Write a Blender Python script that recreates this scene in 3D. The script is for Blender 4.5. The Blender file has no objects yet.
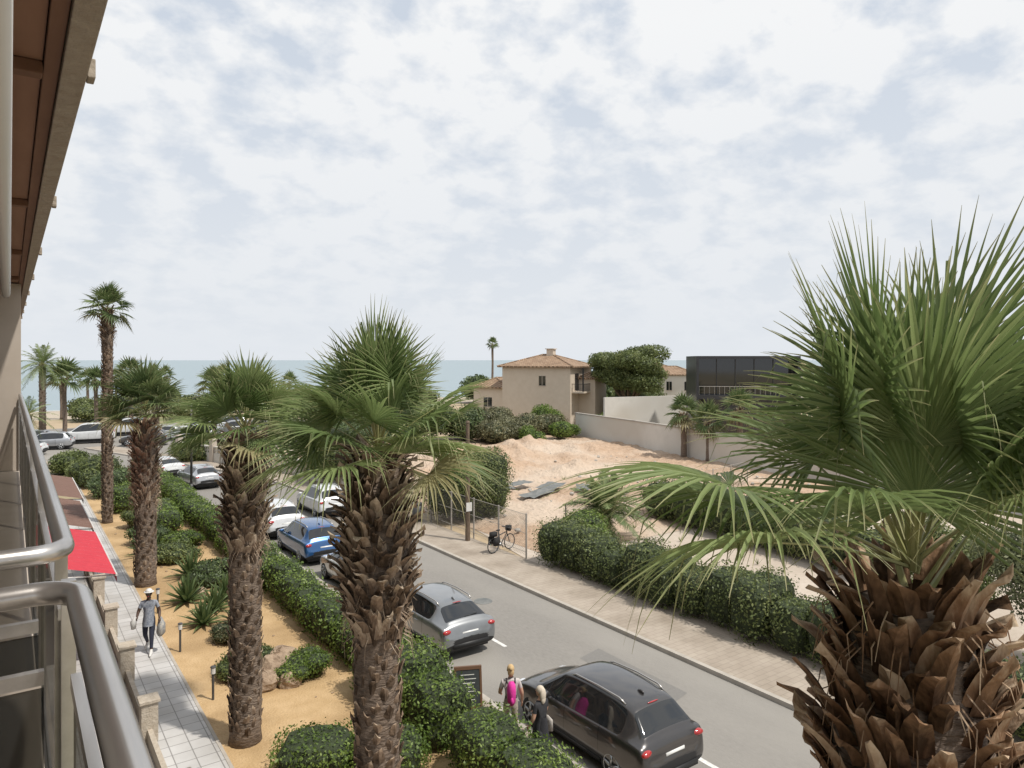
import bpy, math, random
import numpy as np
from mathutils import Vector, Matrix
rad=math.radians
R=random.Random(7)
NP=np.random.default_rng(5)
scene=bpy.context.scene
COL=scene.collection

# ------------------------------------------------------------------ materials
def newmat(name):
    m=bpy.data.materials.new(name); m.use_nodes=True
    nt=m.node_tree; b=nt.nodes['Principled BSDF']
    return m,nt,b
def N(nt,t,**k):
    n=nt.nodes.new(t)
    for a,v in k.items(): setattr(n,a,v)
    return n
def c4(c): return (c[0],c[1],c[2],1)
def mat(name,c1,c2=None,scale=3.0,rough=.8,bump=0,metal=0,c3=None,scale2=None,coat=0,space='world',stretch=(1,1,1),bscale=None,spec=None,bdist=.05):
    m,nt,b=newmat(name)
    b.inputs['Roughness'].default_value=rough; b.inputs['Metallic'].default_value=metal
    if spec is not None: b.inputs['Specular IOR Level'].default_value=spec
    if coat: b.inputs['Coat Weight'].default_value=coat; b.inputs['Coat Roughness'].default_value=.05
    if c2 is None:
        b.inputs['Base Color'].default_value=c4(c1)
    if c2 is not None or bump:
        if space=='world':
            g=N(nt,'ShaderNodeNewGeometry'); src=g.outputs['Position']
        else:
            g=N(nt,'ShaderNodeTexCoord'); src=g.outputs['Object']
        mp=N(nt,'ShaderNodeMapping'); mp.inputs['Scale'].default_value=stretch
        nt.links.new(src,mp.inputs['Vector'])
    if c2 is not None:
        n=N(nt,'ShaderNodeTexNoise'); n.inputs['Scale'].default_value=scale; n.inputs['Detail'].default_value=8; n.inputs['Roughness'].default_value=.65
        nt.links.new(mp.outputs[0],n.inputs['Vector'])
        r=N(nt,'ShaderNodeValToRGB'); r.color_ramp.elements[0].position=.32; r.color_ramp.elements[1].position=.68
        r.color_ramp.elements[0].color=c4(c1); r.color_ramp.elements[1].color=c4(c2)
        nt.links.new(n.outputs['Fac'],r.inputs[0]); out=r.outputs[0]
        if c3 is not None:
            n2=N(nt,'ShaderNodeTexNoise'); n2.inputs['Scale'].default_value=scale2 or scale*.1; n2.inputs['Detail'].default_value=4
            nt.links.new(mp.outputs[0],n2.inputs['Vector'])
            r2=N(nt,'ShaderNodeValToRGB'); r2.color_ramp.elements[0].position=.45; r2.color_ramp.elements[1].position=.62
            nt.links.new(n2.outputs['Fac'],r2.inputs[0])
            mx=N(nt,'ShaderNodeMixRGB'); mx.inputs['Color2'].default_value=c4(c3)
            nt.links.new(r2.outputs[0],mx.inputs['Fac']); nt.links.new(out,mx.inputs['Color1']); out=mx.outputs[0]
        nt.links.new(out,b.inputs['Base Color'])
    if bump:
        nb=N(nt,'ShaderNodeTexNoise'); nb.inputs['Scale'].default_value=bscale or scale*3; nb.inputs['Detail'].default_value=6
        nt.links.new(mp.outputs[0],nb.inputs['Vector'])
        bp=N(nt,'ShaderNodeBump'); bp.inputs['Strength'].default_value=bump; bp.inputs['Distance'].default_value=bdist
        nt.links.new(nb.outputs['Fac'],bp.inputs['Height']); nt.links.new(bp.outputs[0],b.inputs['Normal'])
    return m
def tilemat(name,c1,c2,mortar,w,h,ms=.02,rough=.6,off=0.0):
    m,nt,b=newmat(name); b.inputs['Roughness'].default_value=rough
    g=N(nt,'ShaderNodeNewGeometry')
    t=N(nt,'ShaderNodeTexBrick'); t.offset=off; t.inputs['Scale'].default_value=1
    t.inputs['Brick Width'].default_value=w; t.inputs['Row Height'].default_value=h; t.inputs['Mortar Size'].default_value=ms
    t.inputs['Color1'].default_value=c4(c1); t.inputs['Color2'].default_value=c4(c2); t.inputs['Mortar'].default_value=c4(mortar)
    nt.links.new(g.outputs['Position'],t.inputs['Vector'])
    n=N(nt,'ShaderNodeTexNoise'); n.inputs['Scale'].default_value=.9; n.inputs['Detail'].default_value=8; nt.links.new(g.outputs['Position'],n.inputs['Vector'])
    r=N(nt,'ShaderNodeValToRGB'); r.color_ramp.elements[0].position=.3; r.color_ramp.elements[0].color=(.70,.68,.65,1); r.color_ramp.elements[1].position=.65
    nt.links.new(n.outputs['Fac'],r.inputs[0])
    mx=N(nt,'ShaderNodeMixRGB',blend_type='MULTIPLY'); mx.inputs['Fac'].default_value=1
    nt.links.new(t.outputs['Color'],mx.inputs['Color1']); nt.links.new(r.outputs[0],mx.inputs['Color2'])
    nt.links.new(mx.outputs[0],b.inputs['Base Color'])
    return m
def leafmat(name,dark,mid,light,trans=.3,tip=None,rough=.5):
    m,nt,b=newmat(name); b.inputs['Roughness'].default_value=rough; b.inputs['Specular IOR Level'].default_value=.4
    a=N(nt,'ShaderNodeVertexColor',layer_name='Col'); s=N(nt,'ShaderNodeSeparateColor'); nt.links.new(a.outputs['Color'],s.inputs[0])
    r=N(nt,'ShaderNodeValToRGB'); e=r.color_ramp.elements; e[0].color=c4(dark); e[1].color=c4(light); x=e.new(.5); x.color=c4(mid)
    nt.links.new(s.outputs[0],r.inputs[0]); out=r.outputs[0]
    if tip:
        r2=N(nt,'ShaderNodeValToRGB'); r2.color_ramp.elements[0].position=.72; r2.color_ramp.elements[1].position=1.0
        r2.color_ramp.elements[1].color=(.7,.7,.7,1)
        nt.links.new(s.outputs[1],r2.inputs[0])
        mx=N(nt,'ShaderNodeMixRGB'); mx.inputs['Color2'].default_value=c4(tip)
        nt.links.new(r2.outputs[0],mx.inputs['Fac']); nt.links.new(out,mx.inputs['Color1'])
        mx2=N(nt,'ShaderNodeMixRGB'); mx2.inputs['Color2'].default_value=c4(tip)
        nt.links.new(s.outputs[2],mx2.inputs['Fac']); nt.links.new(mx.outputs[0],mx2.inputs['Color1']); out=mx2.outputs[0]
    nt.links.new(out,b.inputs['Base Color'])
    tr=N(nt,'ShaderNodeBsdfTranslucent'); nt.links.new(out,tr.inputs['Color'])
    mix=N(nt,'ShaderNodeMixShader'); mix.inputs[0].default_value=trans
    nt.links.new(b.outputs[0],mix.inputs[1]); nt.links.new(tr.outputs[0],mix.inputs[2])
    nt.links.new(mix.outputs[0],nt.nodes['Material Output'].inputs['Surface'])
    return m
def rampmat(name,c1,c2,c3,rough=.9,bump=.6,bscale=25):
    m,nt,b=newmat(name); b.inputs['Roughness'].default_value=rough; b.inputs['Specular IOR Level'].default_value=.2
    a=N(nt,'ShaderNodeVertexColor',layer_name='Col'); s=N(nt,'ShaderNodeSeparateColor'); nt.links.new(a.outputs['Color'],s.inputs[0])
    g=N(nt,'ShaderNodeNewGeometry'); n=N(nt,'ShaderNodeTexNoise'); n.inputs['Scale'].default_value=bscale; n.inputs['Detail'].default_value=5
    mp=N(nt,'ShaderNodeMapping'); mp.inputs['Scale'].default_value=(1,1,.35)
    nt.links.new(g.outputs['Position'],mp.inputs[0]); nt.links.new(mp.outputs[0],n.inputs['Vector'])
    ad=N(nt,'ShaderNodeMath',operation='MULTIPLY_ADD'); ad.inputs[1].default_value=.9; nt.links.new(n.outputs['Fac'],ad.inputs[0])
    sb=N(nt,'ShaderNodeMath',operation='SUBTRACT'); sb.inputs[1].default_value=.45; nt.links.new(s.outputs[0],sb.inputs[0]); nt.links.new(sb.outputs[0],ad.inputs[2])
    r=N(nt,'ShaderNodeValToRGB'); e=r.color_ramp.elements; e[0].color=c4(c1); e[1].color=c4(c3); x=e.new(.5); x.color=c4(c2)
    nt.links.new(ad.outputs[0],r.inputs[0]); nt.links.new(r.outputs[0],b.inputs['Base Color'])
    bp=N(nt,'ShaderNodeBump'); bp.inputs['Strength'].default_value=bump; bp.inputs['Distance'].default_value=.02
    nt.links.new(n.outputs['Fac'],bp.inputs['Height']); nt.links.new(bp.outputs[0],b.inputs['Normal'])
    return m

M={}
M['ground']=mat('dry_earth',(.33,.25,.16),(.42,.33,.22),.6,c3=(.16,.17,.07),scale2=.05,bump=.2)
M['asphalt']=mat('asphalt',(.195,.182,.165),(.24,.225,.205),14,c3=(.27,.253,.228),scale2=.22,bump=.25,bscale=60,stretch=(1,.35,1),rough=.9)
M['asphalt_dark']=mat('asphalt_patch',(.165,.157,.146),(.195,.185,.172),14,bump=.2,bscale=60)
M['pave']=tilemat('pavers',(.385,.33,.27),(.36,.305,.25),(.30,.255,.21),.4,.2,.012,.85,.5)
M['kerb']=mat('kerb_stone',(.34,.31,.27),(.44,.40,.35),3,bump=.2)
M['tile']=tilemat('white_tiles',(.56,.55,.54),(.50,.49,.48),(.25,.24,.23),.4,.4,.012,.5)
M['ochre']=mat('ochre_sand',(.44,.295,.145),(.53,.37,.20),2.5,c3=(.37,.245,.12),scale2=.5,bump=.6,bscale=18)
M['dirt']=mat('orange_dirt',(.34,.225,.145),(.49,.355,.25),1.6,c3=(.50,.40,.31),scale2=.14,bump=1,bscale=3.5,bdist=.22)
M['gravel']=mat('pale_gravel',(.44,.37,.30),(.52,.45,.38),3,c3=(.40,.33,.265),scale2=.12,bump=.4,bscale=25)
M['beach']=mat('beach_sand',(.36,.30,.23),(.43,.37,.29),.4)
M['paint']=mat('road_paint',(.50,.49,.46),(.75,.74,.72),8)
M['bark']=rampmat('palm_boots',(.07,.048,.033),(.27,.195,.14),(.56,.46,.35))
M['barkred']=rampmat('palm_boots_red',(.06,.035,.02),(.26,.155,.09),(.54,.42,.30))
M['trunk']=mat('palm_trunk',(.085,.06,.044),(.25,.19,.145),7,stretch=(1,1,3.5),bump=1,bscale=9)
M['wood']=mat('tree_bark',(.09,.065,.045),(.18,.13,.09),8,stretch=(1,1,.3),bump=.6)
M['frond']=leafmat('fan_frond',(.10,.15,.05),(.195,.26,.095),(.33,.39,.17),.42,tip=(.46,.40,.23))
M['frond_far']=leafmat('frond_far',(.07,.11,.04),(.135,.185,.07),(.23,.28,.12),.32,tip=(.30,.25,.14))
M['petiole']=mat('petiole',(.24,.27,.10),(.38,.35,.17),6,rough=.45)
M['hedge']=leafmat('hedge_leaves',(.055,.095,.018),(.135,.205,.04),(.25,.325,.08),.34)
M['hedge2']=leafmat('hedge_olive_leaves',(.055,.075,.022),(.125,.16,.05),(.225,.25,.095),.3)
M['dark']=leafmat('dark_leaves',(.035,.055,.02),(.08,.12,.04),(.15,.19,.07),.2)
M['olive']=leafmat('olive_leaves',(.06,.075,.035),(.14,.16,.075),(.26,.275,.15),.25)
M['grey_leaf']=leafmat('grey_brown_leaves',(.06,.06,.03),(.13,.13,.065),(.23,.22,.12),.2)
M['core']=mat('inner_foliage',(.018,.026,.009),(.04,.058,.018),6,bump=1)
M['cream']=mat('cream_plaster',(.54,.46,.37),(.59,.51,.42),1.5,bump=.05)
M['white']=mat('white_wall',(.54,.52,.48),(.62,.60,.56),.8,c3=(.50,.47,.42),scale2=.2)
M['render']=mat('beige_render',(.42,.36,.30),(.48,.42,.36),1.5)
M['rooft']=tilemat('roof_tiles',(.34,.22,.14),(.44,.31,.21),(.14,.09,.055),.28,.45,.05,.85,0)
M['brown']=mat('brown_soffit',(.22,.115,.072),(.28,.155,.10),6,stretch=(1,.2,1))
M['brownd']=mat('brown_beam',(.15,.075,.045),(.20,.105,.065),8,stretch=(1,.2,1))
M['fascia']=mat('fascia_weathered',(.28,.23,.18),(.36,.31,.25),12,bump=.3)
M['steel']=mat('brushed_rail',(.44,.42,.40),(.54,.52,.50),20,metal=.85,rough=.3,stretch=(1,.1,1))
M['whitepl']=mat('white_powdercoat',(.62,.61,.59),rough=.4)
M['darkwin']=mat('dark_glass',(.014,.016,.018),rough=.05,spec=.9)
M['black']=mat('black_plastic',(.018,.018,.019),rough=.55)
M['blackcl']=mat('black_cladding',(.022,.023,.026),(.034,.035,.04),3,rough=.35)
M['tyre']=mat('tyre',(.02,.02,.02),rough=.85)
M['rim']=mat('alloy',(.42,.43,.44),rough=.3,metal=.8)
M['red']=mat('tail_lamp',(.35,.012,.012),rough=.15,coat=1)
M['lamp']=mat('head_lamp',(.6,.62,.65),rough=.1,coat=1)
M['plate']=mat('number_plate',(.7,.7,.68),rough=.4)
M['concrete']=mat('concrete',(.30,.28,.25),(.40,.37,.33),2,bump=.3)
M['grey']=mat('grey_panel',(.10,.11,.11),(.20,.20,.19),2,bump=.8)
M['rock']=mat('garden_rock',(.22,.15,.10),(.40,.30,.21),5,bump=1)
M['pole']=mat('painted_pole',(.045,.045,.048),(.07,.07,.07),5,rough=.5)
M['redaw']=mat('red_awning',(.45,.025,.045),(.54,.04,.06),6,rough=.8)
M['brownaw']=mat('brown_awning',(.14,.075,.055),(.19,.11,.085),6,rough=.85)
M['stone']=mat('stone_pillar',(.38,.32,.25),(.52,.46,.38),9,bump=.5)
M['slate']=mat('chalkboard',(.02,.025,.025),(.04,.045,.045),12)
M['chalk']=mat('chalk',(.6,.6,.55))
M['frame']=mat('board_frame',(.12,.06,.03),rough=.5)
m,nt,b=newmat('tinted_glass'); b.inputs['Base Color'].default_value=(.05,.05,.048,1); b.inputs['Roughness'].default_value=.03
tr=N(nt,'ShaderNodeBsdfTransparent'); tr.inputs[0].default_value=(.55,.55,.53,1); mx=N(nt,'ShaderNodeMixShader'); mx.inputs[0].default_value=.38
nt.links.new(tr.outputs[0],mx.inputs[1]); nt.links.new(b.outputs[0],mx.inputs[2]); nt.links.new(mx.outputs[0],nt.nodes['Material Output'].inputs['Surface'])
M['glass']=m
m,nt,b=newmat('chain_link_mesh'); b.inputs['Base Color'].default_value=(.25,.25,.24,1); b.inputs['Metallic'].default_value=.5
g=N(nt,'ShaderNodeNewGeometry'); 
outs=[]
for s in (1,-1):
    sp=N(nt,'ShaderNodeVectorMath',operation='DOT_PRODUCT'); sp.inputs[1].default_value=(s*9,s*9,9); nt.links.new(g.outputs['Position'],sp.inputs[0])
    fr=N(nt,'ShaderNodeMath',operation='FRACT'); nt.links.new(sp.outputs['Value'],fr.inputs[0])
    lt=N(nt,'ShaderNodeMath',operation='LESS_THAN'); lt.inputs[1].default_value=.10; nt.links.new(fr.outputs[0],lt.inputs[0]); outs.append(lt)
mxx=N(nt,'ShaderNodeMath',operation='MAXIMUM'); nt.links.new(outs[0].outputs[0],mxx.inputs[0]); nt.links.new(outs[1].outputs[0],mxx.inputs[1])
tr=N(nt,'ShaderNodeBsdfTransparent'); mx=N(nt,'ShaderNodeMixShader'); nt.links.new(mxx.outputs[0],mx.inputs[0]); nt.links.new(tr.outputs[0],mx.inputs[1]); nt.links.new(b.outputs[0],mx.inputs[2])
nt.links.new(mx.outputs[0],nt.nodes['Material Output'].inputs['Surface']); M['chain']=m
m,nt,b=newmat('sea_water'); b.inputs['Base Color'].default_value=(.235,.295,.325,1); b.inputs['Roughness'].default_value=.45  # water colour lightened to stand in for distance haze
g=N(nt,'ShaderNodeNewGeometry'); n=N(nt,'ShaderNodeTexNoise'); n.inputs['Scale'].default_value=.35; n.inputs['Detail'].default_value=6
mp=N(nt,'ShaderNodeMapping'); mp.inputs['Scale'].default_value=(.4,1,1); nt.links.new(g.outputs['Position'],mp.inputs[0]); nt.links.new(mp.outputs[0],n.inputs['Vector'])
bp=N(nt,'ShaderNodeBump'); bp.inputs['Strength'].default_value=.6; bp.inputs['Distance'].default_value=.5; nt.links.new(n.outputs['Fac'],bp.inputs['Height']); nt.links.new(bp.outputs[0],b.inputs['Normal'])
M['sea']=m

# ------------------------------------------------------------------ mesh builder
def empty(name,loc=(0,0,0),rz=0,parent=None):
    e=bpy.data.objects.new(name,None); e.location=loc; e.rotation_euler=(0,0,rz); e.empty_display_size=.3
    COL.objects.link(e); e.parent=parent; return e
class MB:
    def __init__(s): s.v=[];s.f=[];s.m=[];s.c=[]
    def add(s,vs,fs,mi=0,col=(.5,0,0)):
        o=len(s.v); s.v+= [tuple(v) for v in vs]
        s.f+=[tuple(i+o for i in f) for f in fs]; s.m+=[mi]*len(fs)
        if isinstance(col,list): s.c+=col
        else: s.c+=[col]*len(vs)
    def box(s,x0,x1,y0,y1,z0,z1,mi=0,rz=0,col=(.5,0,0),taper=0):
        cx,cy=(x0+x1)/2,(y0+y1)/2; vs=[]
        for z,t in((z0,0),(z1,taper)):
            for x,y in((x0,y0),(x1,y0),(x1,y1),(x0,y1)):
                dx,dy=(x-cx)*(1-t),(y-cy)*(1-t)
                vs.append((cx+dx*math.cos(rz)-dy*math.sin(rz),cy+dx*math.sin(rz)+dy*math.cos(rz),z))
        s.add(vs,[(3,2,1,0),(4,5,6,7),(0,1,5,4),(1,2,6,5),(2,3,7,6),(3,0,4,7)],mi,col)
    def tube(s,pts,rs,n=8,mi=0,col=(.5,0,0),flat=1,cap=True):
        pts=[Vector(p) for p in pts]; vs=[];fs=[]
        if not hasattr(rs,'__len__'): rs=[rs]*len(pts)
        up=None
        for i,p in enumerate(pts):
            d=(pts[min(i+1,len(pts)-1)]-pts[max(i-1,0)]).normalized()
            if up is None:
                up=Vector((0,0,1)) if abs(d.z)<.9 else Vector((1,0,0))
            a=d.cross(up)
            if a.length<1e-4: a=d.cross(Vector((0,1,0)))
            a.normalize(); b_=a.cross(d).normalized(); up=b_
            for k in range(n):
                t=2*math.pi*k/n; vs.append(p+a*math.cos(t)*rs[i]+b_*math.sin(t)*rs[i]*flat)
        for i in range(len(pts)-1):
            for k in range(n):
                fs.append((i*n+k,i*n+(k+1)%n,(i+1)*n+(k+1)%n,(i+1)*n+k))
        if cap:
            fs.append(tuple(range(n-1,-1,-1))); L=(len(pts)-1)*n; fs.append(tuple(L+k for k in range(n)))
        s.add(vs,fs,mi,col)
    def ell(s,c,r,mi=0,nu=12,nv=8,col=(.5,0,0),rz=0,jit=0):
        vs=[];fs=[]
        for j in range(nv+1):
            ph=math.pi*j/nv
            for i in range(nu):
                th=2*math.pi*i/nu; k=1+(R.uniform(-jit,jit) if jit else 0)
                x,y,z=r[0]*math.sin(ph)*math.cos(th)*k,r[1]*math.sin(ph)*math.sin(th)*k,r[2]*math.cos(ph)*k
                vs.append((c[0]+x*math.cos(rz)-y*math.sin(rz),c[1]+x*math.sin(rz)+y*math.cos(rz),c[2]+z))
        for j in range(nv):
            for i in range(nu):
                fs.append((j*nu+i,(j+1)*nu+i,(j+1)*nu+(i+1)%nu,j*nu+(i+1)%nu))
        s.add(vs,fs,mi,col)
    def build(s,name,mats,parent=None,smooth=False,bevel=0,loc=(0,0,0),rz=0,autos=None):
        me=bpy.data.meshes.new(name); me.from_pydata(s.v,[],s.f)
        for m_ in mats: me.materials.append(M[m_] if isinstance(m_,str) else m_)
        me.polygons.foreach_set('material_index',s.m)
        ca=me.color_attributes.new('Col','FLOAT_COLOR','POINT')
        arr=np.ones((len(s.v),4),dtype=np.float32); arr[:,:3]=np.array(s.c,dtype=np.float32).reshape(-1,3); ca.data.foreach_set('color',arr.ravel())
        if smooth: me.polygons.foreach_set('use_smooth',[True]*len(s.f))
        me.update(); o=bpy.data.objects.new(name,me); COL.objects.link(o); o.parent=parent; o.location=loc; o.rotation_euler=(0,0,rz)
        if bevel:
            b=o.modifiers.new('b','BEVEL'); b.width=bevel; b.segments=2; b.limit_method='ANGLE'
        return o
def sheet(name,pts,z,m_,parent=None):
    b=MB(); b.add([(x,y,z) for x,y in pts],[tuple(range(len(pts)))]); return b.build(name,[m_],parent)
def rect(x0,x1,y0,y1): return [(x0,y0),(x1,y0),(x1,y1),(x0,y1)]

# ------------------------------------------------------------------ foliage
def foliage(name,blobs,leaf=.1,dens=260,mats=('hedge','core'),core=.86,ex=4,parent=None,aspect=.55,jit=.18,zmin=.05,extra=None):
    V=[];C=[]
    mb=MB()
    if extra: extra(mb)
    for (cx,cy,cz,a,b,c,rz) in blobs:
        area=4*math.pi*(a*b+b*c+a*c)/3; n=int(area*dens)
        u=NP.normal(size=(n,3)); u/=np.linalg.norm(u,axis=1)[:,None]
        r=(np.abs(u)**ex).sum(1)**(-1/ex)
        p=u*r[:,None]*np.array([a,b,c])
        w=p+np.array([cx,cy,cz])
        lump=1+.07*np.sin(w[:,0]*3.1+w[:,2]*2)*np.sin(w[:,1]*2.7+1)+NP.uniform(-jit,.06,n)+.14*NP.random(n)*(NP.random(n)>.93)
        p=p*lump[:,None]
        nr=u+NP.normal(size=(n,3))*.55; nr/=np.linalg.norm(nr,axis=1)[:,None]
        t=np.cross(nr,NP.normal(size=(n,3))); t/=np.linalg.norm(t,axis=1)[:,None]; bb=np.cross(nr,t)
        L=leaf*NP.uniform(.6,1.3,n)[:,None]*.5
        q=np.stack([p-t*L,p+bb*L*aspect,p+t*L,p-bb*L*aspect],1)
        co,si=math.cos(rz),math.sin(rz)
        x=q[...,0]*co-q[...,1]*si+cx; y=q[...,0]*si+q[...,1]*co+cy; z=q[...,2]+cz
        q=np.stack([x,y,z],-1); keep=q[:,:,2].min(1)>zmin; q=q[keep]
        cl=(.5+.28*np.sin(q[:,0,0]*1.9+q[:,0,2]*1.3)*np.sin(q[:,0,1]*2.3+.7)+NP.normal(0,.2,len(q)))
        cl=np.clip(cl,0,1)
        V.append(q); C.append(cl)
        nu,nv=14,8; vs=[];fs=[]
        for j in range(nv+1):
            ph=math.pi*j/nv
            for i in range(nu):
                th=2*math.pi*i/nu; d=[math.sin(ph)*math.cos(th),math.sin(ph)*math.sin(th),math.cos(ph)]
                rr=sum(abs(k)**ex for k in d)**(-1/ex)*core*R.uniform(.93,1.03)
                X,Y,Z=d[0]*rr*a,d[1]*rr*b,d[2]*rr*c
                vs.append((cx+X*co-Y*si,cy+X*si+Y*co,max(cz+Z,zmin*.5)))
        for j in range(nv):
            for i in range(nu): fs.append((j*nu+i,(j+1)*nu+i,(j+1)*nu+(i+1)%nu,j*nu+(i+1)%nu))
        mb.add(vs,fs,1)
    V=np.concatenate(V); C=np.concatenate(C); n=len(V)
    o=len(mb.v); mb.v+=V.reshape(-1,3).tolist()
    mb.f+=(np.arange(n*4).reshape(-1,4)+o).tolist(); mb.m+=[0]*n
    cc=np.zeros((n*4,3)); cc[:,0]=np.repeat(C,4); mb.c+=cc.tolist()
    return mb.build(name,list(mats),parent)
def hedge(name,p0,p1,w,h,leaf=.085,dens=330,mats=('hedge','core'),z0=.1,step=1.5,jh=.08,core=.88):
    p0=Vector(p0);p1=Vector(p1);L=(p1-p0).length;n=max(1,round(L/step)); d=(p1-p0)/n; rz=math.atan2(d.y,d.x); bl=[]
    for i in range(n):
        c=p0+d*(i+.5); hh=h*(1+R.uniform(-jh,jh)); ww=w*(1+R.uniform(-jh,jh))
        bl.append((c.x+R.uniform(-.06,.06),c.y,z0+hh/2,d.length*.56,ww/2,hh/2,rz))
    return foliage(name,bl,leaf,dens,mats,core,5)
def tree(name,x,y,h,cr,ch,mats,leaf=.16,dens=90,nb=14,z0=0,core=.55,trunk_r=.16,flat=1.0,lean=0):
    bl=[];e=empty(name,(0,0,0)); tb=MB()
    for i in range(nb):
        a=R.uniform(0,6.28); rr=cr*math.sqrt(R.random())*.72; zz=h-ch/2+R.uniform(-.5,.5)*ch*.72
        k=R.uniform(.32,.5)*cr
        cx,cy=x+rr*math.cos(a),y+rr*math.sin(a)
        zz-= (rr/cr)**2*ch*.18
        bl.append((cx,cy,z0+zz,k,k,k*.62*flat,R.uniform(0,3)))
        tb.tube([(x,y,z0+(h-ch)*.55),((x+cx)/2,(y+cy)/2,z0+(h-ch)*.8+R.uniform(0,.4)),(cx,cy,z0+zz)],[trunk_r*.5,trunk_r*.35,trunk_r*.12],6)
    foliage('crown',bl,leaf,dens,mats,core,2.4,parent=e,jit=.35,zmin=z0+.1)
    tb.tube([(x,y,z0-.1),(x+lean*.5,y,z0+(h-ch)*.4),(x,y,z0+h-ch*.5)],[trunk_r*1.25,trunk_r,trunk_r*.6],9)
    tb.build('trunk',['wood'],e,True)
    return e

# ------------------------------------------------------------------ palms
def fan(mb,o,az,el,Lp,Lb,ns=38,droop=.35,tilt=0,rnd=None,dead=0,A=105,roll=0,sag=.12,pr=.013):
    rnd=R.random() if rnd is None else rnd
    d=Vector((math.cos(az)*math.cos(el),math.sin(az)*math.cos(el),math.sin(el)))
    pts=[Vector(o)+d*Lp*t+Vector((0,0,-sag*Lp*t*t)) for t in (0,.25,.5,.75,1)]
    mb.tube(pts,[pr*1.9,pr*1.4,pr*1.1,pr*.9,pr*.8],5,1,flat=.6)
    hub=pts[-1]; f=(pts[-1]-pts[-2]).normalized()
    s=f.cross(Vector((0,0,1)))
    if s.length<.25: s=Vector((-math.sin(az),math.cos(az),0))*-1
    s.normalize(); n=s.cross(f).normalized()
    if roll:
        q=Matrix.Rotation(roll,3,f); s=q@s; n=q@n
    if tilt:
        q=Matrix.Rotation(tilt,3,s); f=q@f; n=q@n
    T=(0,.18,.42,.6,.78,.9,1.0); da=2*rad(A)/ns; vs=[];fs=[];cs=[]
    for k in range(ns):
        a=-rad(A)+da*(k+.5); L=Lb*(.68+.32*math.cos(a*.55)**2)*R.uniform(.86,1.06)
        dr=f*math.cos(a)+s*math.sin(a); q=s*math.cos(a)-f*math.sin(a)
        q=(q+n*R.uniform(-.25,.25)).normalized()
        dd=droop*R.uniform(.6,1.4); brk=R.uniform(.6,.85); hang=R.random()<(.10+.3*dead+.3*min(1,droop))
        cseg=rnd+R.uniform(-.18,.18)
        b0=len(vs)
        for t in T:
            p=hub+dr*L*t+n*(.10*L*math.sin(math.pi*min(t,.6)))*abs(math.cos(a))
            p=p+n*(.12*L*t*abs(math.sin(a)))
            p=p+Vector((0,0,-dd*L*t**2.6*.8))
            if hang and t>brk: 
                e_=(t-brk)*L; p=p-dr*e_*.55+Vector((0,0,-e_*.8))
            w=(L*t*math.tan(da/2)*1.02) if t<=.42 else (L*.42*math.tan(da/2)*1.02)*max(.04,1-((t-.42)/.58)**1.25)
            w=max(w,.0015)
            vs+= [p-q*w,p-n*w*.7,p+q*w]; cc=(max(0,min(1,cseg)),t,dead); cs+= [cc,(max(0,min(1,cseg-.22)),t,dead),cc]
        for i in range(len(T)-1):
            u=b0+i*3; fs+=[(u,u+1,u+4,u+3),(u+1,u+2,u+5,u+4)]
    mb.add(vs,fs,0,cs)
def boot(mb,x,y,z,a,r,L,w,out,col,mi=0,th=.020):
    """old leaf base: broad at the trunk, rising and flaring outward, torn end"""
    ra=Vector((math.cos(a),math.sin(a),0)); ta=Vector((-math.sin(a),math.cos(a),0)); up=Vector((0,0,1))
    p=Vector((x,y,z))+ra*r; vs=[];fs=[]; cs=[]
    tw=R.uniform(-.35,.35); el0=rad(80); el1=rad(80-70*out+R.uniform(-15,15)); c=p.copy(); last=0
    for i,t in enumerate((0,.25,.5,.75,1)):
        el=el0+(el1-el0)*t
        if i: c=c+(ra*math.cos(el)+up*math.sin(el)+ta*tw*t)*L*(t-last)
        last=t
        ww=w*(1-.45*t**1.5)*.5*(1 if i<4 else R.uniform(.4,.95)); k=th*(1.5-t)
        nn=ra*math.sin(el)-up*math.cos(el)
        e1=up*(R.uniform(-.05,.05) if i==4 else 0)
        vs+=[c-ta*ww-nn*k*.2+e1,c-nn*k*1.0+nn*k*.9,c+ta*ww-nn*k*.2-e1,c+nn*k*1.5]
        cl=min(1,max(0,col+(.45*t**2-.18))); cs+=[(cl,0,0),(max(0,cl-.2),0,0),(cl,0,0),(max(0,cl-.12),0,0)]
    for i in range(4):
        for k in range(4):
            fs.append((i*4+k,i*4+(k+1)%4,(i+1)*4+(k+1)%4,(i+1)*4+k))
    fs.append((16,17,18,19)); mb.add(vs,fs,mi,cs)
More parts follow.
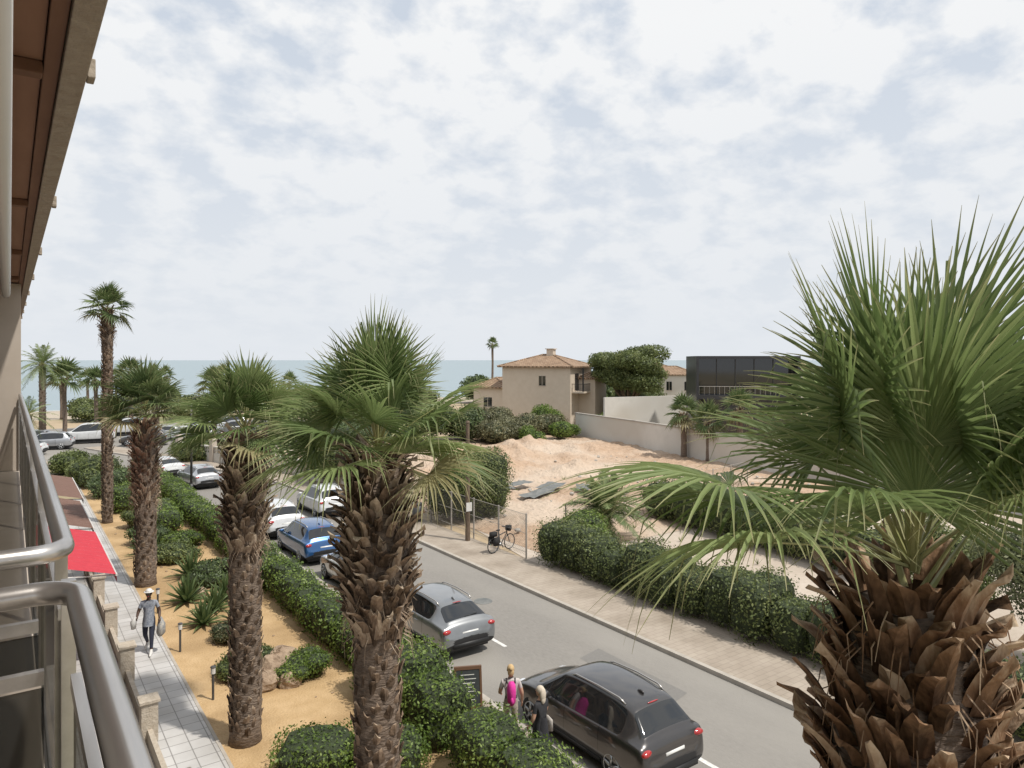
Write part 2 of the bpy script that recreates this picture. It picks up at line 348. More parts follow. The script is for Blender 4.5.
def washingtonia(x,y,ztop,zh,r,Lp,Lb,nf,ns,rough_len,keys=(),barkm='bark',z0=0,droop=.22,low=-5,bootsz=1.0,seed=1,elmax=86,lower=True,wide=1.0,excl=(),pw=1.15,skirt=0,bulge=.25,step=.0085):
    R.seed(seed); e=empty('fan_palm_tree',(0,0,0))
    tb=MB()
    zs=[z0-.1,z0+.4]+[z0+.4+(ztop-z0-.4)*i/7 for i in range(1,8)]
    tb.tube([(x+.03*math.sin(z),y,z) for z in zs],[r*1.2]+[r*(1+.05*math.sin(i*2.3)) for i in range(len(zs)-1)],16)
    zr0=max(z0+.3,ztop-rough_len)
    prof=lambda t: r*(.95+bulge*math.sin(math.pi*min(1,max(0,t)**.8)))
    tb.tube([(x,y,zr0+rough_len*k/8) for k in range(9)],[prof(k/8)*.96 for k in range(9)],16)
    tb.build('trunk',['trunk'],e,True)
    bb=MB(); ga=2.39996; k=0; z=zr0
    while z<ztop+.08:
        t=(z-zr0)/rough_len
        o_=R.uniform(.35,.95)*wide*(.55+.45*min(1,t*3))
        boot(bb,x,y,z,k*ga+R.uniform(-.3,.3),prof(t)*.93,R.uniform(.18,.44)*bootsz,R.uniform(.10,.20)*bootsz,o_,R.uniform(.05,.95))
        z+=step*bootsz*(.32/r); k+=1
    if lower:
        z=z0+.35
        while z<zr0:
            boot(bb,x,y,z,k*ga+R.uniform(-.2,.2),r*.96,R.uniform(.12,.22),R.uniform(.12,.18),R.uniform(.05,.4),R.uniform(.0,.6)); z+=.02; k+=1
    for i in range(int(110*rough_len)):
        a=R.uniform(0,6.28); zz=R.uniform(zr0,ztop+.1); q=Vector((x+math.cos(a)*r*1.25,y+math.sin(a)*r*1.25,zz))
        o=Vector((math.cos(a),math.sin(a),0))
        bb.tube([q,q+o*.10+Vector((0,0,-.06)),q+o*.12+Vector((R.uniform(-.08,.08),0,-R.uniform(.15,.32)))],[.005,.004,.002],3,0,(R.uniform(.4,.9),0,0),cap=False)
    bb.build('leaf_bases',[barkm],e)
    fb=MB()
    for i in range(nf):
        t=(i+.5)/nf; el=rad(elmax-(elmax-low)*t**pw+R.uniform(-6,6)); az=i*ga+R.uniform(-.25,.25)+seed
        skip=False
        for ex_ in excl:
            dlt=(math.degrees(az)-ex_[0]+180)%360-180
            if abs(dlt)<ex_[1] and math.degrees(el)<ex_[2]: skip=True
        if skip: continue
        o=(x+math.cos(az)*r*.35*t,y+math.sin(az)*r*.35*t,zh-.35*t)
        fan(fb,o,az,el,Lp*R.uniform(.8,1.15),Lb*R.uniform(.88,1.08),ns,droop*(.4+1.2*t),tilt=rad(R.uniform(-14,20)),roll=R.uniform(-.6,.6),rnd=R.uniform(.2,.9),dead=(R.uniform(.3,.9) if t>.92 and R.random()<.5 else 0))
    for i in range(skirt):
        az=R.uniform(0,6.28); fan(fb,(x+math.cos(az)*r,y+math.sin(az)*r,zh-.5),az,rad(R.uniform(-60,-25)),Lp*.6,Lb*.7,max(8,ns//2),.5,rnd=.3,dead=R.uniform(.7,1))
    for kf in keys:
        az,el,lp,lb,tilt,roll,dr=kf
        fan(fb,(x,y,zh-.1),rad(az),rad(el),lp,lb,ns+6,dr,tilt=rad(tilt),roll=rad(roll),rnd=R.uniform(.35,.8),A=128)
    fb.build('crown',['frond' if ns>26 else 'frond_far','petiole'],e)
    return e
washingtonia(4.2,2.0,7.10,7.42,.30,.98,1.10,11,46,1.6,keys=[
 (152,30,1.25,1.04,-14,0,.30),(168,20,1.08,.95,-10,20,.42),(185,38,.8,.85,-10,15,.5),(212,60,.58,1.02,34,0,.12),(108,78,1.15,1.18,0,20,.08),(148,66,1.05,1.05,8,-20,.12),
 (-32,76,1.2,1.2,0,10,.08),(15,70,1.15,1.18,0,-20,.12),(-50,62,1.05,1.1,5,0,.2),(45,58,1.05,1.1,0,0,.25),(-35,40,.95,1.05,0,0,.3),(-5,42,1.0,1.05,0,30,.3),(75,40,.95,1.0,0,0,.3),(128,24,1.0,.95,-5,0,.4),(-70,48,.8,.9,0,0,.3)],
 barkm='barkred',bootsz=1.0,seed=3,low=40,wide=.95,excl=((234,75,60),(145,55,74)),bulge=.5,step=.0062)
washingtonia(4.2,9.2,7.08,7.42,.30,.88,1.12,36,38,2.5,seed=5,low=-6,wide=1.15,pw=1.0,bulge=.55,step=.0064,bootsz=1.05)
washingtonia(4.24,16.2,6.7,7.1,.32,.78,1.05,32,30,2.5,seed=8,low=-8,wide=1.05,pw=1.0,step=.008,bulge=.4)
washingtonia(4.13,29.6,6.1,6.8,.36,.85,1.15,32,22,3.2,seed=11,low=-5,pw=1.0,step=.012)
washingtonia(4.1,42,11.0,11.45,.24,.55,.85,32,16,1.6,seed=13,low=-35,step=.014)
washingtonia(15.5,70,6.2,6.6,.2,.7,1.2,24,14,.8,seed=17,low=-30,lower=False,step=.02)
washingtonia(4.9,92,6.4,7.0,.22,.9,1.5,24,12,.8,seed=19,low=-30,lower=False,step=.02)
washingtonia(8.4,98,5.9,6.3,.22,.7,1.3,24,12,.8,seed=23,low=-35,lower=False,step=.02)
washingtonia(11.8,96,6.6,7.1,.25,.9,1.5,26,12,.8,seed=29,low=-50,lower=False,step=.02)
washingtonia(12.6,93,5.2,5.8,.25,.9,1.5,26,12,.8,seed=31,low=-50,lower=False,step=.02)
washingtonia(13.6,89,4.4,4.9,.25,.9,1.5,26,12,.8,seed=33,low=-50,lower=False,step=.02)
washingtonia(72,108,11.2,11.7,.2,.5,.9,24,10,.6,seed=37,low=-40,lower=False,step=.02)
for i,(px,py,hh) in enumerate([(6,120,6),(10,130,5.6),(19,128,6.3),(22,135,6),(27,120,5.4),(32,138,6.2),(15,140,5.6),(38,118,5)]):
    washingtonia(px,py,hh-.4,hh,.2,.8,1.4,16,10,.5,seed=41+i,low=-35,lower=False,step=.03)
washingtonia(47.5,41.5,3.8,4.2,.25,.7,1.2,20,12,.8,seed=53,low=-45,lower=False,skirt=8,step=.02)
washingtonia(48.5,36.5,4.4,4.9,.25,.7,1.2,20,12,.8,seed=57,low=-45,lower=False,skirt=8,step=.02)
washingtonia(47.5,38.8,3.2,3.7,.25,.7,1.2,20,12,.8,seed=59,low=-45,lower=False,skirt=8,step=.02)

def pinnate(mb,o,az,el,L,nl=30,droop=.5,w=.03,ll=.35,rnd=.5):
    d=Vector((math.cos(az)*math.cos(el),math.sin(az)*math.cos(el),math.sin(el))); s=Vector((-math.sin(az),math.cos(az),0))
    P=lambda t: Vector(o)+d*L*t+Vector((0,0,-droop*L*t*t))
    mb.tube([P(t/5) for t in range(6)],[.03,.022,.018,.013,.008,.004],4,1)
    vs=[];fs=[];cs=[]
    for i in range(nl):
        t=.12+.88*(i+.5)/nl; p=P(t); f=(P(t+.02)-P(t-.02)).normalized(); n=s.cross(f)
        for sg in (-1,1):
            q=(s*sg*.8+f*.75+n*R.uniform(-.1,.4)).normalized(); l=ll*(math.sin(math.pi*min(1,.15+t*.85))*.8+.25)*R.uniform(.85,1.1)
            b=len(vs); m_=p+q*l*.5; e_=p+q*l+Vector((0,0,-.12*l)); k=f*w*.5
            vs+=[p-k,p+k,m_+k,m_-k,e_]; fs+=[(b,b+1,b+2,b+3),(b+3,b+2,b+4)]; cs+=[(rnd,0,0)]*5
    mb.add(vs,fs,0,cs)
def date_palm(x,y,z,L,nf,r=.25,low=-20,seed=1,nl=30,z0=0,hi=82,dr=.25):
    R.seed(seed); e=empty('date_palm_tree'); tb=MB(); tb.tube([(x,y,z0-.1),(x,y,z0+z*.5),(x,y,z0+z)],[r*1.2,r,r*1.1],12)
    tb.build('trunk',['trunk'],e,True)
    bb=MB()
    for k in range(int(z*14)):
        boot(bb,x,y,z0+z*k/(z*14),k*2.4,r,.22,.15,.5,R.uniform(.1,.6))
    bb.build('leaf_bases',['bark'],e)
    fb=MB()
    for i in range(nf):
        t=(i+.5)/nf; pinnate(fb,(x,y,z0+z),i*2.39996,rad(hi-(hi-low)*t),L*R.uniform(.85,1.1),nl,dr+.35*t,w=L*.016+.01,ll=L*.2,rnd=R.uniform(.3,1))
    fb.build('crown',['frond_far','petiole'],e)
date_palm(2.8,90,8.0,3.0,38,.3,-30,3,26)
date_palm(22.9,24.8,1.3,2.7,42,.3,5,5,36,hi=78,dr=.28)
date_palm(1.2,70,4.0,2.2,26,.25,-30,7,20)

# ------------------------------------------------------------------ terrain, road, pavements
def terrain():
    b=MB(); ys=[(-300,0),(-40,0),(60,0),(120,0),(150,-.6),(172,-2.3),(200,-5),(600,-20),(30000,-60)]
    xs=[-20000,-300,-60,0,60,160,400,2000,25000]
    for y,z in ys:
        for x in xs: b.v.append((x,y,z)); b.c.append((0,0,0))
    n=len(xs)
    for j in range(len(ys)-1):
        for i in range(n-1): b.f.append((j*n+i,j*n+i+1,(j+1)*n+i+1,(j+1)*n+i)); b.m.append(1 if ys[j][0]>=120 else 0)
    b.build('ground',['ground','beach'])
terrain()
b=MB(); b.add([(-20000,160,-1.6),(25000,160,-1.6),(25000,30000,-1.6),(-20000,30000,-1.6)],[(0,1,2,3)]); b.build('sea',['sea'])
b=MB(); 
for i in range(60):
    x=-60+i*9; b.add([(x,167.2+R.uniform(-.6,.6),-1.58),(x+9,167.2+R.uniform(-.6,.6),-1.58),(x+9,168.6,-1.58),(x,168.6,-1.58)],[(0,1,2,3)])
b.build('surf_foam',['white'])
def off(path,o):
    out=[]
    for i,p in enumerate(path):
        a=Vector(path[max(i-1,0)]);c=Vector(path[min(i+1,len(path)-1)]); d=(c-a).normalized(); out.append((p[0]+d.y*o,p[1]-d.x*o))
    return out
CL=[(12.6,-60),(12.6,0),(12.6,30),(12.6,43),(12.2,48),(11.0,54),(8.8,61),(6,69),(3,78)]
def ribbon(name,a,bb_,z,m_,par=None,hgt=0):
    A=off(CL,a);B=off(CL,bb_); mb=MB(); n=len(A)
    mb.add([(x,y,z) for x,y in A]+[(x,y,z) for x,y in B],[(i,n+i,n+i+1,i+1) for i in range(n-1)])
    if hgt:
        mb.add([(x,y,z-.001) for x,y in A]+[(x,y,z-hgt) for x,y in A],[(i,i+1,n+i+1,n+i) for i in range(n-1)])
        mb.add([(x,y,z-.001) for x,y in B]+[(x,y,z-hgt) for x,y in B],[(i,i+1,n+i+1,n+i) for i in range(n-1)])
    return mb.build(name,[m_],par)
ribbon('road',-2.9,2.9,.006,'asphalt')
ribbon('kerb',2.9,3.05,.125,'kerb',hgt=.14); ribbon('kerb',-3.05,-2.9,.125,'kerb',hgt=.14)
ribbon('pavement',3.05,5.15,.12,'pave',hgt=.13)
ribbon('pavement',-4.2,-3.05,.12,'pave',hgt=.13)
b=MB()
for i in range(9):
    y=5.1+i*4.06; b.add([(11.93,y,.0105),(12.05,y,.0105),(12.05,y+1.7,.0105),(11.93,y+1.7,.0105)],[(0,1,2,3)])
b.build('road_markings',['paint'])
sheet('asphalt_patch',[(13.2,12),(14.1,12.2),(14.15,15.6),(13.25,15.4)],.0105,'asphalt_dark')
b=MB(); b.tube([(13.6,21,.004),(13.6,21,.013)],[.33,.33],20); b.build('manhole_cover',['grey'])
sheet('parking_lot',rect(-2,34,70,104),.012,'asphalt')
sheet('garden_ground',rect(3.75,8.38,-5,62),.10,'ochre')
b=MB(); b.box(3.68,3.75,-5,62,0,.15); b.build('garden_edging',['kerb'])
b=MB(); b.add([(2.3,-5,.14),(3.68,-5,.14),(3.68,50,.14),(2.3,50,.14)],[(0,1,2,3)]); b.build('tiled_path',['tile'])
b=MB(); b.add([(-1.2,-5,.13),(2.3,-5,.13),(2.3,50,.13),(-1.2,50,.13)],[(0,1,2,3)]); b.build('terrace_floor',['tile'])
sheet('gravel_lot',[(17.9,-10),(60,-10),(60,30),(19,30),(17.9,24)],.02,'gravel')
def dirt():
    b=MB(); nx,ny=130,130; x0,x1,y0,y1=19.0,52,24,66
    md=[(31,45,2.2,.9),(35,49,2.6,1.1),(27,44,2.0,.6),(40,54,3,1.1),(31,53,4,.8),(43,49,2.4,.8),(24,38,2,.35),(36,42,1.5,.6),(39,46,1.8,.7),(33,40.5,1.3,.45)]
    for j in range(ny+1):
        for i in range(nx+1):
            x=x0+(x1-x0)*i/nx; y=y0+(y1-y0)*j/ny; z=.04
            for mx_,my,s,h in md:
                q=math.hypot(x-mx_,y-my)/s; z+=h*max(0,1-q*.62)**1.2*(1+.35*math.sin(x*3.1+y)*math.sin(y*2.6))
            ed=min(1,min(i,nx-i,j,ny-j)/6)
            rough=.5+.5*math.sin(x*.5+1)*math.sin(y*.4)
            z+= (.10*math.sin(x*1.7+math.sin(y*1.1))*math.sin(y*1.3)+R.uniform(-.07,.09)*(.4+rough)+.05)*ed
            b.v.append((x,y,.03+(max(z,0))*ed)); b.c.append((0,0,0))
    for j in range(ny):
        for i in range(nx): b.f.append((j*(nx+1)+i,j*(nx+1)+i+1,(j+1)*(nx+1)+i+1,(j+1)*(nx+1)+i)); b.m.append(0)
    b.build('dirt_ground',['dirt'],smooth=True)
dirt()
R.seed(21)
b=MB()
for (x,y,sx,sy,rz,tz) in [(26.3,34.6,2.2,1.2,.3,.0),(28.2,35.6,2.1,1.3,.5,.12),(25.2,36.6,1.4,1.0,-.2,.1),(29.9,34.4,1.5,.9,.9,.05),(27.2,37.6,1.8,.9,.2,.1)]:
    n=5; vs=[]
    for j in range(n):
        for i in range(n):
            u,v=(i/(n-1)-.5)*sx,(j/(n-1)-.5)*sy; vs.append((x+u*math.cos(rz)-v*math.sin(rz),y+u*math.sin(rz)+v*math.cos(rz),.35+tz+R.uniform(-.04,.06)+u*.05))
    b.add(vs,[(j*n+i,j*n+i+1,(j+1)*n+i+1,(j+1)*n+i) for j in range(n-1) for i in range(n-1)])
b.build('dark_ground_sheets',['grey'])
b=MB()
for i in range(160):
    x,y=R.uniform(20,44),R.uniform(27,54); k=R.uniform(.04,.18); b.ell((x,y,.22+.1*k),(k,k*.8,k*.6),0,7,5,jit=.15)
b.build('scattered_stones',['concrete'])
b=MB()
for i in range(60):
    x,y=R.uniform(19.5,40),R.uniform(14,50); 
    for k in range(16):
        a=R.uniform(0,6.28); l=R.uniform(.1,.3); b.add([(x-.02,y,.04),(x+.02,y,.04),(x+math.cos(a)*l,y+math.sin(a)*l,.1+l)],[(0,1,2)],0,(R.random(),0,0))
b.build('weeds',['hedge2'])

# ------------------------------------------------------------------ hedges & shrubs
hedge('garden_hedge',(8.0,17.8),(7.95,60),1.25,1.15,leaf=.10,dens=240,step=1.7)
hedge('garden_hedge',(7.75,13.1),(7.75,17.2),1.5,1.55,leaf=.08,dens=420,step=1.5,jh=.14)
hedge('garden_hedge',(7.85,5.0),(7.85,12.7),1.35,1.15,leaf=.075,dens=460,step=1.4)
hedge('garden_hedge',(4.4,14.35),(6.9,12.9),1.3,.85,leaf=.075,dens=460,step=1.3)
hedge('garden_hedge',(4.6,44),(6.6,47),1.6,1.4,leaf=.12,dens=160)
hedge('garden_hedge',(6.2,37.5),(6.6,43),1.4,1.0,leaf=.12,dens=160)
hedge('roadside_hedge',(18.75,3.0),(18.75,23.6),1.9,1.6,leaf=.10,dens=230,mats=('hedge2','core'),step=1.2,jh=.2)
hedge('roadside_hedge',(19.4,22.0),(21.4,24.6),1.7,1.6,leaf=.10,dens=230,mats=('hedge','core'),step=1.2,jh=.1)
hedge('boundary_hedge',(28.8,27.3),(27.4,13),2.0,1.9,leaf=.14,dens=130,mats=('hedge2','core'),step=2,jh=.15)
def bush(name,x,y,r,h,mats=('dark','core'),leaf=.12,dens=170,n=7,z0=.05,ex=2.5,core=.8):
    bl=[(x,y,z0+h*.45,r*.75,r*.75,h*.5,0)]
    for i in range(n):
        a=6.28*i/n+R.uniform(-.3,.3); k=R.uniform(.4,.6)*r
        bl.append((x+math.cos(a)*r*.6,y+math.sin(a)*r*.6,z0+R.uniform(.25,.7)*h,k,k,R.uniform(.25,.36)*h,R.uniform(0,3)))
    return foliage(name,bl,leaf,dens,mats,core,ex,jit=.25,zmin=z0)
bush('large_shrub',20.1,32.6,2.2,3.7,('hedge2','core'))
bush('large_shrub',18.9,46.5,2.6,3.5,('hedge2','core'),.15,120)
bush('large_shrub',22,52,2.6,3.6,('dark','core'),.15,120)
bush('garden_shrub',6.2,28.5,.9,.9,('dark','core'),.1,260)
bush('garden_shrub',5.6,32.5,.95,.9,('hedge2','core'),.1,260)
bush('garden_shrub',5.2,36.0,.9,.9,('dark','core'),.1,220)
bush('garden_shrub',6.4,34.6,.8,.8,('hedge','core'),.1,220)
bush('garden_shrub',6.3,18.7,.75,.65,('hedge','core'),.07,500)
bush('garden_shrub',5.2,19.6,.8,.7,('hedge2','core'),.07,500)
bush('garden_shrub',5.5,22.3,.6,.55,('grey_leaf','core'),.07,500)
bush('garden_shrub',5.4,40,.9,1.0,('hedge2','core'),.11,200)
bush('garden_shrub',5.5,50,1.6,1.8,('dark','core'),.14,120)
bush('garden_shrub',4.6,55,1.6,2.2,('hedge2','core'),.14,120)
b=MB()
for (x,y,k) in [(5.7,19.0,.55),(5.3,18.5,.4),(6.1,19.5,.5),(5.9,18.3,.35),(5.0,18.9,.3),(5.6,19.9,.45),(5.5,27.0,.3),(6.6,19.0,.3)]:
    b.ell((x,y,.1+k*.35),(k,k*.8,k*.75),0,9,7,jit=.12,rz=R.uniform(0,3))
for i in range(70):
    x,y=R.uniform(3.9,7),R.uniform(14,40); k=R.uniform(.02,.06); b.ell((x,y,.1+k*.3),(k,k*.8,k*.6),0,6,4,jit=.12)
b.build('garden_rocks',['rock'])
def agave(x,y,r,n=34,z0=.1,seed=1):
    R.seed(seed); b=MB()
    for i in range(n):
        t=i/n; az=i*2.4; el=rad(85-75*t); L=r*R.uniform(.85,1.1); d=Vector((math.cos(az)*math.cos(el),math.sin(az)*math.cos(el),math.sin(el))); s=Vector((-math.sin(az),math.cos(az),0))
        vs=[];c=R.uniform(.1,.6)
        for u,w in((0,.06),(.35,.075),(.7,.05),(1,.003)):
            p=Vector((x,y,z0+.05))+d*L*u+Vector((0,0,-.25*L*u*u*t)); n_=s.cross(d)
            vs+=[p-s*w*r,p-n_*w*r*-.5,p+s*w*r]
        fs=[]
        for k in range(3): fs+=[(k*3,k*3+1,k*3+4,k*3+3),(k*3+1,k*3+2,k*3+5,k*3+4)]
        b.add(vs,fs,0,[(c,0,0)]*12)
    b.build('agave_plant',['frond_far'])
for i,(x,y,r) in enumerate([(5.0,26.6,1.0),(5.6,25.2,.9),(5.0,24.0,.85),(6.2,26.2,.9),(5.7,29.6,1.0),(4.9,33.8,1.1),(5.9,23.6,.7)]): agave(x,y,r,44,seed=i+70)
R.seed(5)
tree('pine_tree',63,64,10.4,4.6,5.2,('hedge2','core'),.28,50,30,0,.45,.3,.8)
tree('olive_tree',22.4,6.6,5.0,2.4,3.8,('olive','core'),.10,260,18,0,.45,.16)
tree('olive_tree',21.6,2.8,4.4,2.3,3.4,('olive','core'),.10,260,16,0,.45,.16)
tree('olive_tree',25,10.5,3.6,2.0,2.8,('hedge2','core'),.12,160,14,0,.5,.14)
def mass(name,pts,mats,leaf,dens,ex=2.3,core=.75):
    bl=[]
    for (x,y,r,h) in pts:
        for i in range(4):
            a=R.uniform(0,6.28); k=r*R.uniform(.5,.75)
            bl.append((x+math.cos(a)*r*.5,y+math.sin(a)*r*.5,h*R.uniform(.35,.62),k,k,h*R.uniform(.32,.42),0))
    return foliage(name,bl,leaf,dens,mats,core,ex,jit=.3)
mass('tree_thicket',[(28,59,3,4.6),(31,63,3,5.2),(35,66,3,4.8),(26,66,3,4.6),(38,64,3,4.0),(24,60,2.5,3.8)],('dark','core'),.26,60)
mass('tree_thicket',[(41,60,2.6,2.6),(44.5,62,2.6,2.9),(49,64,2.6,2.6),(46,66,2.6,3.6),(41,66,3,3.4)],('grey_leaf','core'),.24,60)
mass('tree_thicket',[(43,57,1.4,1.9),(47,58.5,1.5,2.1),(50,60,1.4,1.8),(52,66,1.8,3.4)],('hedge','core'),.2,80)
mass('tree_thicket',[(56,62,2,2.4),(66,66,3,5.4),(70,70,3.5,6),(61,74,3,4.6)],('hedge2','core'),.26,55)
mass('distant_shrubs',[(14+i*2.3+R.uniform(-1,1),64+R.uniform(-3,12),2.0,R.uniform(1.8,3.0)) for i in range(7)],('dark','core'),.24,60)
mass('distant_shrubs',[(R.uniform(2,60),R.uniform(106,124),3,R.uniform(2,4.6)) for i in range(26)],('hedge2','core'),.35,25)
mass('distant_shrubs',[(R.uniform(-2,14),R.uniform(60,70),1.5,R.uniform(1,2.0)) for i in range(7)],('hedge2','core'),.2,70)
mass('distant_shrubs',[(R.uniform(75,170),R.uniform(60,120),4.5,R.uniform(4,7.0)) for i in range(34)],('dark','core'),.5,16)
mass('distant_shrubs',[(R.uniform(60,80),R.uniform(15,36),3.5,R.uniform(4,6.5)) for i in range(10)],('dark','core'),.4,30)

# ------------------------------------------------------------------ walls, gates, fences
b=MB()
P=[(52,61),(50,50),(47.3,38),(46,26),(45,10)]
for i in range(len(P)-1):
    a,c=Vector(P[i]),Vector(P[i+1]); m_=(a+c)/2; L=(c-a).length; rz=math.atan2((c-a).y,(c-a).x)
    b.box(m_.x-L/2,m_.x+L/2,m_.y-.12,m_.y+.12,0,2.5,0,rz); b.box(m_.x-L/2-.05,m_.x+L/2+.05,m_.y-.19,m_.y+.19,2.5,2.6,1,rz)
b.build('boundary_wall',['white','concrete'])
b=MB(); b.box(53,64,56.4,56.7,0,4.4,0,-.2); b.box(62,70,52,52.3,0,4.6,0,-.2); b.build('garden_wall',['white'])
def pillwall(name,p0,p1,h,n,ph,fm='white'):
    e=empty(name); w=MB(); p0=Vector(p0);p1=Vector(p1); d=p1-p0; rz=math.atan2(d.y,d.x); m_=(p0+p1)/2; L=d.length
    w.box(m_.x-L/2,m_.x+L/2,m_.y-.1,m_.y+.1,0,h*.6,0,rz); w.box(m_.x-L/2,m_.x+L/2,m_.y-.13,m_.y+.13,h-.1,h,0,rz)
    nb=int(L/.28)
    for i in range(nb):
        q=p0+d*((i+.5)/nb); w.tube([(q.x,q.y,h*.6),(q.x,q.y,h*.75),(q.x,q.y,h-.1)],[.04,.08,.04],6)
    w.build('wall',[fm],e)
    w=MB()
    for i in range(n+1):
        q=p0+d*(i/n); w.box(q.x-.22,q.x+.22,q.y-.22,q.y+.22,0,ph,0,rz); w.box(q.x-.28,q.x+.28,q.y-.28,q.y+.28,ph,ph+.09,0,rz); w.box(q.x-.2,q.x+.2,q.y-.2,q.y+.2,ph+.09,ph+.2,0,rz,taper=.8)
    w.build('pillars',['render'],e)
pillwall('balustrade_wall',(17.9,48),(16.4,54),1.3,3,1.7); pillwall('balustrade_wall',(16.2,54.6),(12.0,67),1.4,5,1.9)
pillwall('balustrade_wall',(17.95,37.5),(17.95,47.5),1.0,4,1.35)
b=MB(); 
for i in range(14): b.tube([(16.4-.04*i*1.0,54.1+.04*i,.1),(16.4-.04*i,54.1+.04*i,2)],.02,5)
b.build('iron_gate',['pole'])
e=empty('chain_link_fence'); w=MB()
for i in range(7):
    y=24.4+i*2.1; w.tube([(18.0,y,0),(18.0,y,1.95)],.04,7)
for z in (.3,1.1,1.9): w.tube([(18.0,24.4,z),(18.0,37,z)],.012,5)
w.build('posts',['concrete'],e)
w=MB(); w.add([(18.0,24.4,.15),(18.0,37,.15),(18.0,37,1.9),(18.0,24.4,1.9)],[(0,1,2,3)]); w.build('mesh',['chain'],e)
e=empty('chain_link_fence'); w=MB()
for i in range(9):
    x=21.5+i*2.4; w.tube([(x,26+i*.5,0),(x,26+i*.5,1.7)],.035,7)
w.tube([(21.5,26,1.65),(40.7,30,1.65)],.012,5); w.build('posts',['concrete'],e)
w=MB(); w.add([(21.5,26,.1),(40.7,30,.1),(40.7,30,1.65),(21.5,26,1.65)],[(0,1,2,3)]); w.build('mesh',['chain'],e)

# ------------------------------------------------------------------ houses
def hiproof(mb,x0,x1,y0,y1,z,h,mi,ov=.5,th=.16):
    x0-=ov;x1+=ov;y0-=ov;y1+=ov; d=min(x1-x0,y1-y0)/2
    if x1-x0>y1-y0: r=[(x0+d,(y0+y1)/2,z+h),(x1-d,(y0+y1)/2,z+h)]
    else: r=[((x0+x1)/2,y0+d,z+h),((x0+x1)/2,y1-d,z+h)]
    vs=[(x0,y0,z),(x1,y0,z),(x1,y1,z),(x0,y1,z)]+r
    if x1-x0>y1-y0: fs=[(0,1,5,4),(1,2,5),(2,3,4,5),(3,0,4)]
    else: fs=[(0,1,4),(1,2,5,4),(2,3,5),(3,0,4,5)]
    mb.add(vs,fs,mi); mb.box(x0+.01,x1-.01,y0+.01,y1-.01,z-th,z-.003,mi)
    for a_,c_ in ((0,4),(1,4 if x1-x0<=y1-y0 else 5),(2,5),(3,5 if x1-x0<=y1-y0 else 4),(4,5)):
        mb.tube([vs[a_],vs[c_]],.11,6,mi)
def windowb(mb,x0,x1,y,z0,z1,side=-1,ax='x'):
    if ax=='x':
        mb.box(x0,x1,y-.03,y+.03,z0,z1,1); mb.box(x0-.08,x1+.08,y-.06,y+.05,z0-.1,z0,2); mb.box((x0+x1)/2-.03,(x0+x1)/2+.03,y-.05,y+.0,z0,z1,2)
    else:
        mb.box(y-.03,y+.03,x0,x1,z0,z1,1); mb.box(y-.05,y+.06,x0-.08,x1+.08,z0-.1,z0,2)
e=empty('villa_house',(57.6,73.0,0),rad(-60.3))
w=MB(); w.box(-4.9,4.4,-4,4,0,7.7,0); w.box(-9.5,-4.9,-3.2,3.4,0,4.9,0); w.box(4.4,6.6,-1,3.6,0,6.2,0); w.box(-.2,.7,-.5,.5,8,9.9,0)
w.box(-.35,.85,-.65,.65,9.9,10.0,0); w.build('walls',['cream'],e)
w=MB(); hiproof(w,-4.9,4.4,-4,4,7.72,1.5,0); hiproof(w,-9.5,-5.0,-3.2,3.4,4.95,1.2,0,.4); hiproof(w,4.5,6.7,-1,3.6,6.22,.7,0,.3); w.build('roof',['rooft'],e)
w=MB(); windowb(w,.2,1.1,-4.0,5.3,6.5); windowb(w,-8,-6.8,-3.2,2.4,3.6)
windowb(w,-2.4,-1.0,4.4,4.7,6.8,ax='y'); windowb(w,1.0,2.0,4.4,5.3,6.5,ax='y'); w.build('windows',['white','darkwin','render'],e)
w=MB(); w.box(4.4,6.0,-3.6,-1.02,4.4,4.6,0)
for i in range(12): w.tube([(5.95,-3.55+i*.22,4.6),(5.95,-3.55+i*.22,5.5)],.02,5,1)
w.box(5.92,5.98,-3.6,-1.02,5.5,5.56,1)
for i in range(7): w.tube([(4.5+i*.22,-3.55,4.6),(4.5+i*.22,-3.55,5.5)],.02,5,1)
w.box(4.4,5.98,-3.58,-3.52,5.5,5.56,1); w.box(5.8,5.95,-3.58,-3.42,4.6,7.5,1); w.build('balcony',['cream','black'],e)
e=empty('modern_house',(62.5,46.5,0),rad(-42))
w=MB(); w.box(-5.4,4.6,-4,4,8.65,8.9,0); w.box(-5.4,-5.15,-4,4,0,8.65,0); w.box(4.35,4.6,-4,4,0,8.65,0); w.box(-5.15,4.35,-3.9,4,4.6,5.0,0); w.box(-5.15,4.35,0,4,0,8.65,0); w.build('frame',['blackcl'],e)
w=MB(); w.box(-5.15,4.35,-2.2,-2.1,5.0,8.65,0); w.box(-5.15,4.35,-3.0,-2.9,0,4.6,0); w.build('glazing',['darkwin'],e)
w=MB()
for i in range(6): w.box(-5.0+i*1.85-.03,-5.0+i*1.85+.03,-2.3,-2.2,5.0,8.6,0)
w.box(-5.1,4.3,-3.86,-3.82,5.85,5.9,1); 
for i in range(20): w.box(-5.1+i*.49,-5.08+i*.49,-3.86,-3.84,5.0,5.85,1)
w.build('mullions_and_balustrade',['pole','steel'],e)
def cottage(x,y,rz,w_,d_,h,rh,mm):
    e=empty('distant_house',(x,y,0),rz); w=MB(); w.box(-w_/2,w_/2,-d_/2,d_/2,0,h,0); w.build('walls',[mm],e)
    w=MB(); hiproof(w,-w_/2,w_/2,-d_/2,d_/2,h+.02,rh,0,.3); w.build('roof',['rooft'],e)
    w=MB()
    for i in range(3): windowb(w,-w_/2+w_*(i+.35)/3,-w_/2+w_*(i+.65)/3,-d_/2,h*.55,h*.8)
    w.build('windows',['white','darkwin','render'],e)
